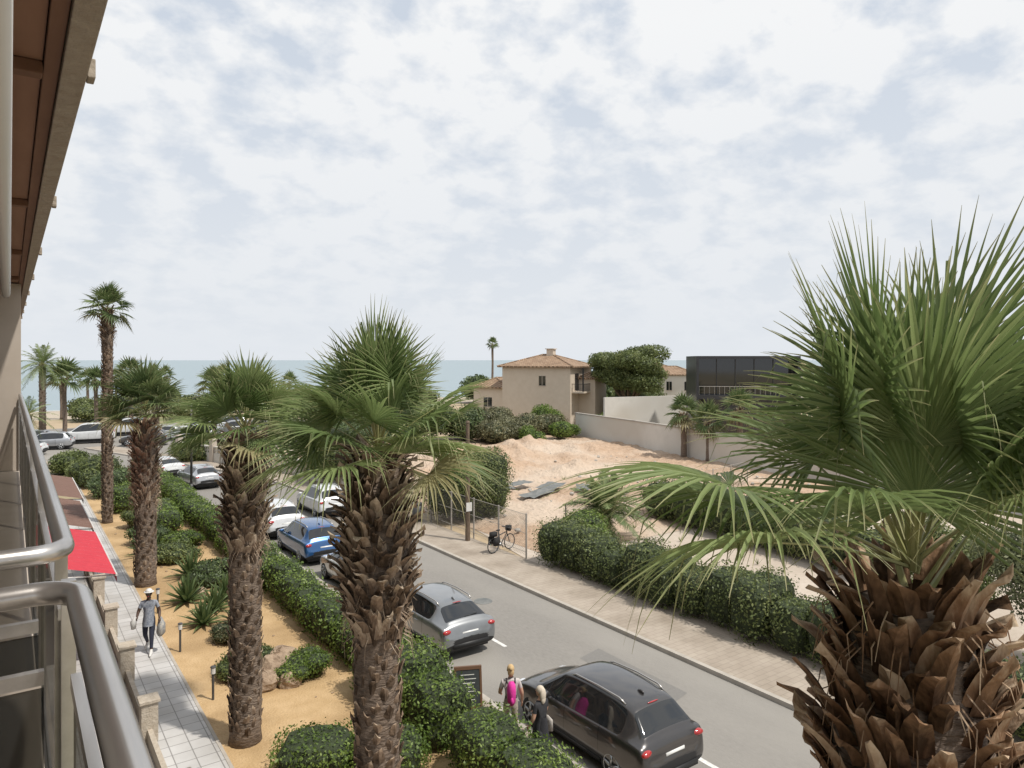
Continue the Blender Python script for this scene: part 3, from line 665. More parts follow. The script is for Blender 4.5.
cottage(95,86,-.9,9,7,6.0,1.4,'white'); cottage(103,98,-.6,10,8,6.4,1.5,'cream'); cottage(86,93,-.7,8,7,4.8,1.3,'white')
cottage(120,80,-.8,12,8,7,1.2,'white')

# ------------------------------------------------------------------ hotel building on the left
e=empty('hotel_building')
w=MB()
w.box(-1.45,-1.2,-3,46,0,13,0)
w.box(-1.2,.15,-3,1.98,6.72,6.9,0); w.box(-1.2,.15,2.08,46,6.72,6.9,0); w.box(-1.2,.15,-3,46,3.75,3.95,0)
for y in (12.5,22.5,32.5,42.5): w.box(-1.2,.13,y,y+.22,3.95,6.715,0); w.box(-1.2,.13,y,y+.22,6.905,9.6,0); w.box(-1.2,.13,y,y+.22,.13,3.745,0)
w.box(-1.2,.06,2.0,2.06,3.95,7.75,0)
w.build('walls_and_slabs',['render'],e)
w=MB(); w.box(-1.2,.10,-3,46,9.62,9.9,0); w.box(.157,.24,-3,46,9.575,9.92,1); w.box(.103,.154,-3,46,9.60,9.9,2)
for i in range(15):
    y=3.16+i*2.8; w.box(.243,.27,y,y+.08,9.585,9.66,1); w.box(-1.1,.10,y+.02,y+.09,9.57,9.618,2)
w.build('soffit',['brown','fascia','brownd'],e,bevel=.004)
w=MB(); w.tube([(-.045,-2,9.43),(-.045,12.3,9.43)],.052,14); 
for y in (1.5,4.2,7,10,12): w.box(-.065,-.025,y,y+.04,9.48,9.62,0)
w.build('rolled_awning',['whitepl'],e,True)
w=MB()
for k in range(15):
    y=2.6+k*2.9; w.box(-1.195,-1.17,y,y+1.8,6.95,9.1,0); w.box(-1.195,-1.17,y,y+1.8,4.0,6.2,0); w.box(-1.195,-1.17,y,y+1.8,.2,2.9,0)
w.build('balcony_doors',['darkwin'],e)
def rail(y0,y1,par,ret0,ret1):
    w=MB(); X=.120; z=7.995; r=.025; p=[]
    def arc(cy,sg):
        return [(X-.08+.08*math.sin(t),cy+sg*(.08-.08*math.cos(t)) ,z) for t in [k*math.pi/2/6 for k in range(7)]]
    if ret0: p+=[(-1.15,y0,z)]+arc(y0,1)
    else: p+=[(X,y0,z)]
    if ret1: p+=[q for q in reversed([(X-.08+.08*math.sin(t),y1-(.08-.08*math.cos(t)),z) for t in [k*math.pi/2/6 for k in range(7)]])]+[(-1.15,y1,z)]
    else: p+=[(X,y1,z)]
    w.tube(p,r,18); 
    w.build('handrail',['steel'],par,True)
    w=MB(); ys=[y0+.10]; 
    while ys[-1]<y1-.9: ys.append(ys[-1]+1.45)
    for y in ys: w.box(.10,.13,y,y+.03,6.9,7.97,0)
    w.box(.105,.125,y0+.06,y1-.06,7.80,7.83,0); w.box(.105,.125,y0+.06,y1-.06,6.98,7.02,0)
    if ret1: w.box(-1.1,.06,y1-.01,y1+.01,7.80,7.83,0)
    if ret0: w.box(-1.1,.06,y0-.01,y0+.01,7.80,7.83,0)
    w.build('rail_posts',['steel'],par)
    w=MB(); w.box(.111,.119,y0+.06,y1-.06,7.03,7.79,0)
    if ret1: w.box(-1.1,.06,y1-.004,y1+.004,7.0,7.79,0)
    if ret0: w.box(-1.1,.06,y0-.004,y0+.004,7.0,7.79,0)
    w.build('glass_panel',['glass'],par)
rp=empty('balcony_railing'); rail(-1.0,1.84,rp,False,True)
rp=empty('balcony_railing'); rail(2.20,12.4,rp,True,False)
for k in range(3):
    rp=empty('balcony_railing'); rail(12.8+k*10,22.3+k*10,rp,True,True)
def awning(y0,y1,m_,x1=2.35):
    e=empty('terrace_awning'); w=MB(); n=int((y1-y0)/.5)
    for i in range(n):
        a=y0+(y1-y0)*i/n; c=y0+(y1-y0)*(i+1)/n-.004
        w.add([(.17,a,3.3),(.17,c,3.3),(1.3,c,3.02),(1.3,a,3.02),(x1,c,2.72),(x1,a,2.72),(x1+.01,c,2.5),(x1+.01,a,2.5)],[(0,1,2,3),(3,2,4,5),(5,4,6,7)])
    w.build('canvas',[m_],e)
    w=MB(); w.tube([(x1,y0,2.7),(x1,y1,2.7)],.03,8)
    for y in (y0+.1,y1-.1): w.tube([(.17,y,2.9),(x1,y,2.68)],.02,6)
    w.build('frame',['whitepl'],e)
awning(21.8,27.6,'redaw'); awning(28.2,34,'brownaw'); awning(34.5,41,'brownaw',2.5)
for y in (13.6,17.2,20.8,24.4,28,31.6):
    w=MB(); w.box(2.32,2.66,y,y+.34,.14,1.0,0); w.box(2.28,2.70,y-.04,y+.38,1.003,1.08,0); w.build('stone_pillar',['stone'],bevel=.015)
b=MB(); b.box(2.44,2.54,10,31.6,.14,.45); b.build('terrace_low_wall',['stone'])
for (x,y) in ((4.1,18.6),(4.0,22.2),(4.0,26)):
    w=MB(); w.tube([(x,y,.08),(x,y,.75)],.03,8); w.tube([(x,y,.75),(x,y,.9)],[.055,.055],10,1); w.ell((x,y,.91),(.07,.07,.03),0); w.build('garden_light',['pole','whitepl'])

# ------------------------------------------------------------------ poles
def lamp(x,y,h,az):
    w=MB(); w.tube([(x,y,.1),(x,y,.9)],[.11,.10],10); w.tube([(x,y,.9),(x,y,h)],[.075,.05],10)
    d=Vector((math.cos(az),math.sin(az),0)); p=Vector((x,y,h))
    w.tube([p,p+d*.3+Vector((0,0,.25)),p+d*1.1+Vector((0,0,.35))],[.045,.04,.035],8); q=p+d*1.35+Vector((0,0,.33)); w.ell(q,(.34,.16,.07),0,12,6,rz=az); w.ell(q-Vector((0,0,.04)),(.26,.12,.05),1,12,6,rz=az)
    w.build('street_lamp',['pole','whitepl'],smooth=True)
lamp(15.9,55.0,6.2,math.pi); lamp(9.1,47,6,0)
w=MB(); w.tube([(17.35,28.1,.1),(17.35,28.1,3),(17.35,28.1,5.6)],[.12,.105,.085],10); w.box(17.2,17.5,27.97,27.99,1.5,1.9,1); w.tube([(17.35,28.1,5.6),(17.35,28.1,5.68)],[.11,.07],10); w.build('utility_pole',['wood','whitepl'],smooth=False)

# ------------------------------------------------------------------ cars
paintc={}
def paint(name,c,metal=.5):
    if name not in paintc:
        m_,nt,b_=newmat(name); b_.inputs['Metallic'].default_value=metal; b_.inputs['Roughness'].default_value=.28; b_.inputs['Coat Weight'].default_value=1; b_.inputs['Coat Roughness'].default_value=.03
        tc=N(nt,'ShaderNodeTexCoord'); n=N(nt,'ShaderNodeTexNoise'); n.inputs['Scale'].default_value=2.5; n.inputs['Detail'].default_value=6; nt.links.new(tc.outputs['Object'],n.inputs['Vector'])
        r=N(nt,'ShaderNodeValToRGB'); r.color_ramp.elements[0].color=c4([k*.86+.006 for k in c]); r.color_ramp.elements[1].color=c4(c); r.color_ramp.elements[0].position=.35; r.color_ramp.elements[1].position=.6
        nt.links.new(n.outputs['Fac'],r.inputs[0])
        s=N(nt,'ShaderNodeSeparateXYZ'); nt.links.new(tc.outputs['Object'],s.inputs[0]); last=None
        for y0 in (1.32,2.42,3.38):
            sb=N(nt,'ShaderNodeMath',operation='SUBTRACT'); sb.inputs[1].default_value=y0; nt.links.new(s.outputs['Y'],sb.inputs[0])
            ab=N(nt,'ShaderNodeMath',operation='ABSOLUTE'); nt.links.new(sb.outputs[0],ab.inputs[0])
            lt=N(nt,'ShaderNodeMath',operation='LESS_THAN'); lt.inputs[1].default_value=.008; nt.links.new(ab.outputs[0],lt.inputs[0])
            if last is None: last=lt
            else:
                mm=N(nt,'ShaderNodeMath',operation='MAXIMUM'); nt.links.new(last.outputs[0],mm.inputs[0]); nt.links.new(lt.outputs[0],mm.inputs[1]); last=mm
        g1=N(nt,'ShaderNodeMath',operation='LESS_THAN'); g1.inputs[1].default_value=1.0; nt.links.new(s.outputs['Z'],g1.inputs[0])
        ab=N(nt,'ShaderNodeMath',operation='ABSOLUTE'); nt.links.new(s.outputs['X'],ab.inputs[0])
        g2=N(nt,'ShaderNodeMath',operation='GREATER_THAN'); g2.inputs[1].default_value=.8; nt.links.new(ab.outputs[0],g2.inputs[0])
        m1=N(nt,'ShaderNodeMath',operation='MULTIPLY'); nt.links.new(last.outputs[0],m1.inputs[0]); nt.links.new(g1.outputs[0],m1.inputs[1])
        m2=N(nt,'ShaderNodeMath',operation='MULTIPLY'); nt.links.new(m1.outputs[0],m2.inputs[0]); nt.links.new(g2.outputs[0],m2.inputs[1])
        mx=N(nt,'ShaderNodeMixRGB'); mx.inputs['Color2'].default_value=(.01,.01,.01,1); nt.links.new(m2.outputs[0],mx.inputs['Fac']); nt.links.new(r.outputs[0],mx.inputs['Color1'])
        nt.links.new(mx.outputs[0],b_.inputs['Base Color']); paintc[name]=m_
    return paintc[name]
# stations: y, z bottom, half width, belt z, top z, half width of roof
BASE={'suv':[(0,.46,.74,.62,.66,.60),(.05,.36,.86,.72,.76,.68),(.11,.30,.905,.98,1.03,.74),(.19,.28,.92,1.04,1.12,.72),(.24,.27,.925,1.05,1.2,.71),(.62,.26,.93,1.05,1.54,.59),(.72,.26,.93,1.045,1.585,.59),(.88,.26,.93,1.04,1.615,.595),(1.25,.26,.93,1.03,1.65,.61),(1.66,.26,.93,1.01,1.67,.615),(2.1,.26,.93,1.0,1.665,.615),(2.45,.26,.93,.985,1.64,.61),(2.72,.26,.93,.98,1.60,.60),(2.84,.26,.93,.975,1.55,.59),(3.52,.26,.92,.985,1.09,.70),(3.66,.27,.915,.975,1.03,.72),(4.08,.28,.89,.90,.96,.68),(4.34,.30,.84,.78,.85,.60),(4.45,.34,.76,.66,.70,.54),(4.5,.42,.66,.58,.62,.48)],
'wagon':[(0,.42,.74,.58,.62,.60),(.05,.32,.85,.70,.74,.66),(.11,.26,.90,.90,.95,.73),(.20,.24,.915,.95,1.02,.71),(.26,.23,.92,.96,1.08,.70),(.78,.22,.92,.96,1.34,.575),(.88,.22,.92,.96,1.375,.575),(1.05,.22,.92,.95,1.40,.58),(1.4,.22,.92,.94,1.425,.59),(1.8,.22,.92,.93,1.44,.595),(2.2,.22,.92,.92,1.435,.595),(2.5,.22,.92,.91,1.41,.59),(2.68,.22,.92,.905,1.375,.58),(2.80,.22,.92,.90,1.33,.57),(3.52,.22,.91,.89,.96,.70),(3.66,.23,.905,.88,.925,.72),(4.08,.24,.88,.81,.865,.68),(4.34,.26,.83,.70,.76,.60),(4.45,.30,.75,.60,.64,.54),(4.5,.36,.66,.52,.56,.48)]}
def car(name,x,y,pm,kind='suv',L=4.5,W=1.84,H=None,yaw=0,near=True,z=.006):
    import bmesh
    e=empty(name,(x,y,z),yaw); st=BASE[kind]; ky=L/4.5; kw=W/1.85; kz=1 if H is None else H/(1.69 if kind=='suv' else 1.45)
    rg=[i for i,q in enumerate(st) if q[0]<.3][-1]      # start of rear glass
    ws=[i for i in range(len(st)-1) if st[i+1][0]-st[i][0]>.6][-1]  # windscreen
    mats=[pm,M['darkwin'],M['black']]
    V=[];F=[];MI=[]
    rows=[]
    for (yy,zb,hw,be,tp,ht) in st:
        cab=max(0,min(1,(tp-be-.08)/.3))
        pr=[(0,zb),(hw*.84,zb),(hw*.975,zb+.09),(hw*1.0,(zb+be)*.5),(hw*.985,be-.09),(hw*.955,be-.005),(hw*(.86+.065*cab),be+.012),(ht,max(tp-.075,be+.02)),(ht*.92,tp-.026),(ht*.5,tp),(0,tp+.008)]
        ring=[(px_*kw,yy*ky,pz*kz) for px_,pz in pr]+[(-px_*kw,yy*ky,pz*kz) for px_,pz in pr[-2:0:-1]]
        rows.append(ring)
    n=len(rows[0])
    for r_ in rows: V+=r_
    for i in range(len(rows)-1):
        ya=st[i][0]
        for k in range(n):
            F.append((i*n+k,i*n+(k+1)%n,(i+1)*n+(k+1)%n,(i+1)*n+k))
            kk=k if k<10 else n-1-k
            mi=0
            if kk in (0,1): mi=2
            if kk==6 and (rg+2<=i<=ws): mi=1
            if kk in (8,9) and i in (rg,ws): mi=1
            if kk==7 and i==rg: mi=1
            MI.append(mi)
    F.append(tuple(range(n))); MI.append(2); F.append(tuple((len(rows)-1)*n+k for k in range(n-1,-1,-1))); MI.append(2)
    me=bpy.data.meshes.new('body'); me.from_pydata(V,[],F)
    for m_ in mats: me.materials.append(m_)
    me.polygons.foreach_set('material_index',MI); me.polygons.foreach_set('use_smooth',[True]*len(F)); me.update()
    bm=bmesh.new(); bm.from_mesh(me); bmesh.ops.recalc_face_normals(bm,faces=bm.faces)
    cr=bm.edges.layers.float.get('crease_edge') or bm.edges.layers.float.new('crease_edge')
    for ed in bm.edges:
        ms={f.material_index for f in ed.link_faces}
        if 1 in ms and len(ms)>1: ed[cr]=.9
    bm.to_mesh(me); bm.free()
    o=bpy.data.objects.new('body',me); COL.objects.link(o)
    ss=o.modifiers.new('s','SUBSURF'); ss.levels=2; ss.render_levels=2
    wy=[.92*ky,3.62*ky]; wr=.345 if kind=='suv' else .325
    if near:
        cb=MB(); 
        for yy in wy:
            for s_ in (-1,1): cb.tube([(s_*.62*kw,yy,wr),(s_*1.2,yy,wr)],wr+.055,28,2)
        co=cb.build('cut',mats); bo=o.modifiers.new('b','BOOLEAN'); bo.object=co; bo.solver='EXACT'; bo.operation='DIFFERENCE'
    bpy.context.view_layer.update(); dg=bpy.context.evaluated_depsgraph_get()
    nm=bpy.data.meshes.new_from_object(o.evaluated_get(dg),depsgraph=dg)
    o.modifiers.clear(); o.data=nm; o.parent=e
    if near: bpy.data.objects.remove(co)
    w=MB()
    for yy in wy:
        for s_ in (-1,1):
            xo=s_*(W/2-.02); xi=s_*(W/2-.23)
            w.tube([(xi,yy,wr),(xi+(xo-xi)*.1,yy,wr),(xo-(xo-xi)*.1,yy,wr),(xo,yy,wr)],[wr*.93,wr,wr,wr*.93],26,0)
            xx=xo+s_*.004; w.tube([(xo-s_*.02,yy,wr),(xx,yy,wr)],[wr*.68,wr*.68],22,2)
            w.tube([(xx,yy,wr),(xx+s_*.012,yy,wr)],[wr*.15,wr*.13],10,1)
            for k in range(5):
                a=k*2*math.pi/5+.3; c,s2=math.cos(a),math.sin(a)
                w.tube([(xx+s_*.006,yy+c*wr*.1,wr+s2*wr*.1),(xx+s_*.006,yy+c*wr*.64,wr+s2*wr*.64)],[.035,.03],6,1)
            ring=[(xx+s_*.004,yy+math.cos(t)*wr*.66,wr+math.sin(t)*wr*.66) for t in [2*math.pi*q/20 for q in range(21)]]
            w.tube(ring,.014,6,1,cap=False)
    w.build('wheels',['tyre','rim','black'],e,True)
    w=MB(); bz=(.98 if kind=='suv' else .88)*kz
    for s_ in (-1,1):
        w.ell((s_*.71*kw,.16,bz-.05),(.18,.10,.075),0,14,8,rz=-s_*.4)
    w.ell((0,.66,1.57*kz) if kind=='suv' else (0,.82,1.37*kz),(.16,.02,.012),0)
    for s_ in (-1,1):
        w.ell((s_*.62*kw,4.27*ky,(.76 if kind=='suv' else .68)*kz),(.17,.15,.07),1,12,8,rz=s_*-.5)
    w.box(-.26,.26,.045,.070,(.72 if kind=='suv' else .66)*kz,(.83 if kind=='suv' else .77)*kz,2)
    w.build('lamps_and_plate',['red','lamp','plate'],e,True)
    w=MB()
    w.box(-.60*kw,.60*kw,-.012,.10,.36*kz,.48*kz,0); w.box(-.42*kw,.42*kw,4.40*ky,4.485*ky,.40*kz,.62*kz,0)
    if near:
        for s_ in (-1,1):
            mzz=(1.05 if kind=='suv' else .97)*kz; my=(2.95 if kind=='suv' else 2.9)*ky
            w.tube([(s_*W*.47,my,mzz-.03),(s_*(W/2+.08),my-.03,mzz+.02)],.025,6,0)
            w.ell((s_*(W/2+.10),my-.04,mzz+.05),(.11,.06,.07),1,12,8)
            top=(1.67 if kind=='suv' else 1.445)*kz; rx=.565*kw
            w.tube([(s_*(rx-.01),.88*ky,top-.09),(s_*rx,1.05*ky,top-.02),(s_*(rx+.01),1.7*ky,top),(s_*rx,2.40*ky,top-.03),(s_*(rx-.015),2.56*ky,top-.10)],.018,8,2)
            for yy in (1.6,2.72):
                w.ell((s_*W*.495,yy*ky,.86*kz if kind=='suv' else .79*kz),(.014,.10,.016),1,8,6)
            w.box(s_*W*.47-.02,s_*W*.47+.02,1.3*ky,3.25*ky,.26,.34,0)
        w.ell((0,1.0*ky,(1.645 if kind=='suv' else 1.41)*kz),(.03,.10,.05),1,8,6)
        w.tube([(-.05,.30,1.22*kz if kind=='suv' else 1.10*kz),(.38,.33,1.24*kz if kind=='suv' else 1.12*kz)],.01,5,0)
    w.build('trim',['black',pm,'steel'],e,True)
    w=MB(); w.box(-W*.40,W*.40,.25*ky,4.2*ky,.16,.33,0); w.build('underbody',['black'],e)
    return e
char=paint('charcoal_paint',(.06,.056,.056)); grey=paint('grey_paint',(.24,.25,.26)); blue=paint('blue_paint',(.022,.10,.27),.4); white=paint('white_paint',(.60,.61,.62),0); silv=paint('silver_paint',(.42,.43,.45),.5)
car('parked_car',10.75,9.55,char,'suv',4.5,1.84,1.62)
car('parked_car',10.75,17.2,grey,'wagon',4.75,1.83)
car('parked_car',10.8,23.3,white,'wagon',4.2,1.78)
car('parked_car',10.75,28.5,blue,'suv',4.3,1.82,1.56)
car('parked_car',10.75,33.6,white,'suv',4.4,1.82,1.58)
car('driving_car',14.3,36.6,white,'suv',4.2,1.82,1.58)
car('parked_car',10.7,49.5,silv,'wagon',4.3,1.8,yaw=.12)
car('parked_car',9.6,55.5,white,'wagon',4.3,1.8,yaw=.3,near=False)
R.seed(9)
for (x,y,pm,k,H_,L_,yw) in [(2.6,76,white,'wagon',None,4.3,1.2),(5.0,80,silv,'suv',None,4.3,1.3),(3.8,86,grey,'wagon',None,4.3,1.3),(9.0,84,white,'suv',2.1,5.0,1.4),(13.5,90,white,'suv',2.0,5.0,1.4),(15.5,84,silv,'wagon',None,4.4,1.4),(20,88,white,'wagon',None,4.4,1.4),(24,90,white,'suv',None,4.4,1.4),(13,78,char,'suv',None,4.4,1.2),(18,80,white,'suv',None,4.4,1.2),(23,84,grey,'suv',None,4.4,1.5)]:
    car('parked_car',x,y,pm,k,L_,1.84,H_,yw,near=False,z=.014)

# ------------------------------------------------------------------ people
def cloth(name,c,c2=None,sc=12): return mat(name,c,c2 or [k*.75 for k in c],sc,rough=.9,space='obj',bump=.15)
def skinbody(name,joints,edges,bones,mats,par):
    me=bpy.data.meshes.new(name); me.from_pydata([j[0] for j in joints],edges,[]); o=bpy.data.objects.new(name,me); COL.objects.link(o)
    o.modifiers.new('k','SKIN'); 
    for i,j in enumerate(joints):
        sv=me.skin_vertices[0].data[i]; sv.radius=(j[1],j[1]); sv.use_root=(i==0)
    s=o.modifiers.new('s','SUBSURF'); s.levels=2; s.render_levels=2
    bpy.context.view_layer.update(); dg=bpy.context.evaluated_depsgraph_get(); nm=bpy.data.meshes.new_from_object(o.evaluated_get(dg),depsgraph=dg); o.modifiers.clear(); o.data=nm
    for v in nm.vertices:
        if v.co.z>.86 and abs(v.co.x)<.20: v.co.y*=.78
    nm.materials.clear()
    for m_ in mats: nm.materials.append(m_)
    for p in nm.polygons:
        c=p.center; best=(9,0)
        for (a,b_,mi) in bones:
            A=Vector(joints[a][0]);B=Vector(joints[b_][0]); d=B-A; t=max(0,min(1,(c-A).dot(d)/d.length_squared)); q=(c-(A+d*t)).length-.6*(joints[a][1]*(1-t)+joints[b_][1]*t)
            m2=mi
            if isinstance(mi,tuple): m2=mi[1] if t<mi[0] else mi[2]
            if q<best[0]: best=(q,m2)
        p.material_index=best[1]; p.use_smooth=True
    o.parent=par; return o
def hand(mb,wr,d,side,curl=.5):
    wr=Vector(wr); d=Vector(d).normalized(); s=Vector((0,1,0)); s=(s-d*s.dot(d)).normalized(); n=d.cross(s)*side
    mb.tube([wr-d*.02,wr+d*.03,wr+d*.085],[.024,.036,.034],10,0,flat=.55)
    for k,(o,l) in enumerate(((-.027,.072),(-.009,.082),(.009,.077),(.027,.06))):
        b=wr+d*.08+s*o; b2=b+(d*.9+n*.3*curl)*l*.45; b3=b2+(d*.6+n*.9*curl)*l*.33; b4=b3+(d*.3+n*1.2*curl)*l*.25
        mb.tube([b,b2,b3,b4],[.0095,.009,.008,.006],7)
    b=wr+d*.03+s*.03; mb.tube([b,b+s*.03+d*.025,b+s*.038+d*.055+n*.012],[.012,.011,.008],7)
def person(name,x,y,z,head,h,cl,arms,stride=1,hair='short',hat=None,short=True,extra=None,longsleeve=False):
    e=empty(name,(x,y,z),head); k=h/1.75; e.scale=(k,k,k)
    (eL,wL),(eR,wR)=arms; s=stride
    J=[((0,0,.95),.135),((0,0,1.1),.12),((0,.01,1.29),.145),((0,0,1.44),.085),((0,.01,1.52),.052),((0,.02,1.60),.055),
       ((-.18,0,1.40),.068),(eL,.046),(wL,.031),((.18,0,1.40),.068),(eR,.046),(wR,.031),
       ((-.09,0,.88),.10),((-.10,.17*s,.50),.066),((-.10,.20*s,.13),.042),((-.11,.36*s+.02,.05),.038),
       ((.09,0,.88),.10),((.10,.0,.50),.066),((.10,-.30*s,.19),.042),((.11,-.20*s,.05),.038)]
    E=[(0,1),(1,2),(2,3),(3,4),(4,5),(2,6),(6,7),(7,8),(2,9),(9,10),(10,11),(0,12),(12,13),(13,14),(14,15),(0,16),(16,17),(17,18),(18,19)]
    sk,sh,pa,so=0,1,2,3
    lg=(pa if not short else sk)
    B=[(0,1,(.45,pa,sh)),(1,2,sh),(2,3,sh),(3,4,(.3,sh,sk)),(4,5,sk),(2,6,sh),(2,9,sh),(6,7,(1.1 if longsleeve else .55,sh,sk)),(9,10,(1.1 if longsleeve else .55,sh,sk)),(7,8,(.9 if longsleeve else 0,sh,sk)),(10,11,(.9 if longsleeve else 0,sh,sk)),
       (0,12,pa),(0,16,pa),(12,13,(.85 if short else 1.1,pa,lg)),(16,17,(.85 if short else 1.1,pa,lg)),(13,14,(.85 if not short else 0,pa,sk)),(17,18,(.85 if not short else 0,pa,sk)),(14,15,so),(18,19,so)]
    mats=[cl['skin'],cl['shirt'],cl['pants'],cl['shoe']]
    skinbody('body',J,E,B,mats,e)
    w=MB(); w.ell((0,.03,1.655),(.076,.094,.115),0,16,12); w.ell((0,.055,1.58),(.045,.055,.045),0,12,8)
    w.tube([(0,.115,1.67),(0,.143,1.638),(0,.12,1.628)],[.008,.014,.01],6)
    for s_ in (-1,1):
        w.ell((s_*.078,.025,1.65),(.012,.022,.032),0,8,6); w.ell((s_*.030,.112,1.668),(.014,.008,.008),1,8,6); w.ell((s_*.030,.119,1.668),(.006,.004,.006),2,6,4); w.tube([(s_*.015,.12,1.69),(s_*.045,.11,1.692)],.005,5,2)
    w.tube([(-.022,.117,1.598),(0,.124,1.597),(.022,.117,1.598)],[.004,.007,.004],6,3)
    w.build('head',[cl['skin'],M['chalk'],M['black'],M['redaw']],e,True)
    w=MB(); w.ell((0,.012,1.685),(.086,.098,.10),0,16,10)
    if hair=='long': w.ell((0,-.055,1.60),(.085,.06,.15),0,14,10); w.ell((0,-.07,1.50),(.07,.04,.10),0,12,8)
    if hair=='bun': w.ell((0,-.09,1.72),(.045,.045,.045),0); w.ell((0,-.045,1.62),(.075,.055,.10),0,14,10)
    w.build('hair',[cl['hair']],e,True)
    if hat:
        w=MB(); w.ell((0,.015,1.72),(.092,.105,.075),0,16,8); w.tube([(0,.02,1.705),(0,.02,1.715)],[.14,.12],18); w.build('hat',[hat],e,True)
    w=MB(); hand(w,wL,Vector(wL)-Vector(eL),1); hand(w,wR,Vector(wR)-Vector(eR),-1); w.build('hands',[cl['skin']],e,True)
    w=MB()
    for j in (14,18):
        a=Vector(J[j][0]); t=Vector(J[j+1][0]); d=(t-a); d.z*=.6
        w.tube([a+Vector((0,-.05,-.06)),a+Vector((0,-.01,-.06)),a+Vector((0,.08,-.07)),t+Vector((0,.06,-.008))],[.03,.045,.045,.026],10,0,flat=.8)
    w.build('shoes',[cl['shoe']],e,True)
    if extra: extra(e)
    return e
skA=mat('skin_dark',(.07,.038,.025),rough=.55); skB=mat('skin_fair',(.50,.29,.20),rough=.5)
def vend(e):
    w=MB()
    w.tube([(-.30,.05,.98),(-.34,.12,.80),(-.33,.12,.58),(-.30,.1,.50)],[.05,.15,.17,.10],10,0,flat=.7)
    w.tube([(.28,.28,1.12),(.33,.30,.98),(.33,.28,.80)],[.05,.13,.10],10,1,flat=.6)
    w.build('bags',[cloth('bag_cloth',(.12,.14,.18),(.45,.42,.36)),cloth('bag_white',(.55,.54,.52))],e,True)
    w=MB(); w.tube([(0,0,1.30),(0,0,1.15),(0,0,.95),(0,.02,.76)],[.16,.17,.18,.20],18,0,flat=.8,cap=False); w.build('shirt_hem',[cl_m['shirt']],e,True)
cl_m={'skin':skA,'shirt':cloth('shirt_bluegrey',(.12,.14,.19),(.34,.36,.40),18),'pants':cloth('trousers_dark',(.03,.035,.06)),'shoe':M['whitepl'],'hair':M['black']}
person('walking_man',3.25,22.6,.14,rad(160),1.78,cl_m,(((-.27,.0,1.14),(-.30,.16,.98)),((.27,.02,1.15),(.26,.22,1.08))),1,'short',M['whitepl'],False,vend)
pink=cloth('pink_fabric',(.55,.025,.24),(.66,.05,.32))
def bp(e):
    w=MB(); w.tube([(0,-.20,.98),(0,-.215,1.05),(0,-.215,1.25),(0,-.20,1.40),(0,-.17,1.47)],[.10,.155,.165,.15,.08],14,0,flat=.62)
    w.tube([(0,-.30,1.02),(0,-.31,1.08),(0,-.30,1.18)],[.07,.10,.08],12,0,flat=.5)
    for s_ in (-1,1): w.tube([(s_*.09,-.12,1.40),(s_*.10,-.02,1.475),(s_*.11,.12,1.40),(s_*.10,.12,1.2),(s_*.12,-.10,1.05)],.016,6,1)
    w.build('backpack',[pink,M['black']],e,True)
cl_w={'skin':skB,'shirt':cloth('white_top',(.55,.50,.48)),'pants':cloth('shorts_beige',(.42,.36,.30)),'shoe':M['whitepl'],'hair':cloth('blonde_hair',(.42,.28,.13),(.55,.40,.22),40)}
person('walking_woman',8.98,12.75,.12,rad(-30),1.66,cl_w,(((-.25,.05,1.13),(-.22,.22,1.03)),((.26,-.03,1.13),(.27,.06,.90))),1,'bun',None,True,bp)
def dress(e):
    w=MB(); w.tube([(0,0,1.12),(0,0,.95),(0,.01,.75),(0,.0,.50)],[.13,.165,.20,.25],18,0,flat=.8,cap=False); w.tube([(.22,-.02,1.05),(.26,-.02,.95),(.27,-.01,.72)],[.03,.11,.12],10,1,flat=.5)
    w.tube([(-.12,.05,1.45),(.1,.13,1.3),(.24,.02,1.05)],.01,5,1); w.build('skirt_and_bag',[cl_k['pants'],cloth('bag_light',(.5,.46,.42))],e,True)
cl_k={'skin':skB,'shirt':cloth('black_top',(.02,.02,.022),(.035,.035,.04)),'pants':cloth('black_skirt',(.02,.02,.024),(.03,.03,.035)),'shoe':M['whitepl'],'hair':cloth('grey_blonde_hair',(.5,.42,.32),(.62,.55,.46),40)}
person('walking_woman',8.93,11.6,.12,rad(15),1.64,cl_k,(((-.25,.02,1.13),(-.24,.14,.95)),((.26,.05,1.14),(.20,.24,1.08))),-1,'long',None,True,dress)

# ------------------------------------------------------------------ A-board, bicycle
w=MB()
for s_ in (-1,1):
    vs=lambda x0,x1,z0,z1,o:[(x0,s_*(.26*(1-z0/1.05))+s_*o,z0),(x1,s_*(.26*(1-z0/1.05))+s_*o,z0),(x1,s_*(.26*(1-z1/1.05))+s_*o,z1),(x0,s_*(.26*(1-z1/1.05))+s_*o,z1)]
    def slab(x0,x1,z0,z1,o,t,mi):
        a=vs(x0,x1,z0,z1,o);c=vs(x0,x1,z0,z1,o+t); w.add(a+c,[(0,1,2,3),(4,5,6,7),(0,1,5,4),(1,2,6,5),(2,3,7,6),(3,0,4,7)],mi)
    slab(-.28,.28,.18,.98,.006,.012,1); slab(-.33,-.28,0,1.05,.0,.03,0); slab(.28,.33,0,1.05,.0,.03,0); slab(-.28,.28,.98,1.05,.0,.03,0); slab(-.28,.28,.12,.18,.0,.03,0)
    for k in range(7):
        slab(-.2+R.uniform(0,.05),.12+R.uniform(0,.08),.86-k*.09,.875-k*.09,.019,.002,2)
w.build('menu_board',['frame','slate','chalk'],loc=(8.95,14.5,.12),rz=rad(-25))
w=MB()
def ringp(c,r,n=24): return [(c[0]+r*math.cos(2*math.pi*k/n),c[1],c[2]+r*math.sin(2*math.pi*k/n)) for k in range(n+1)]
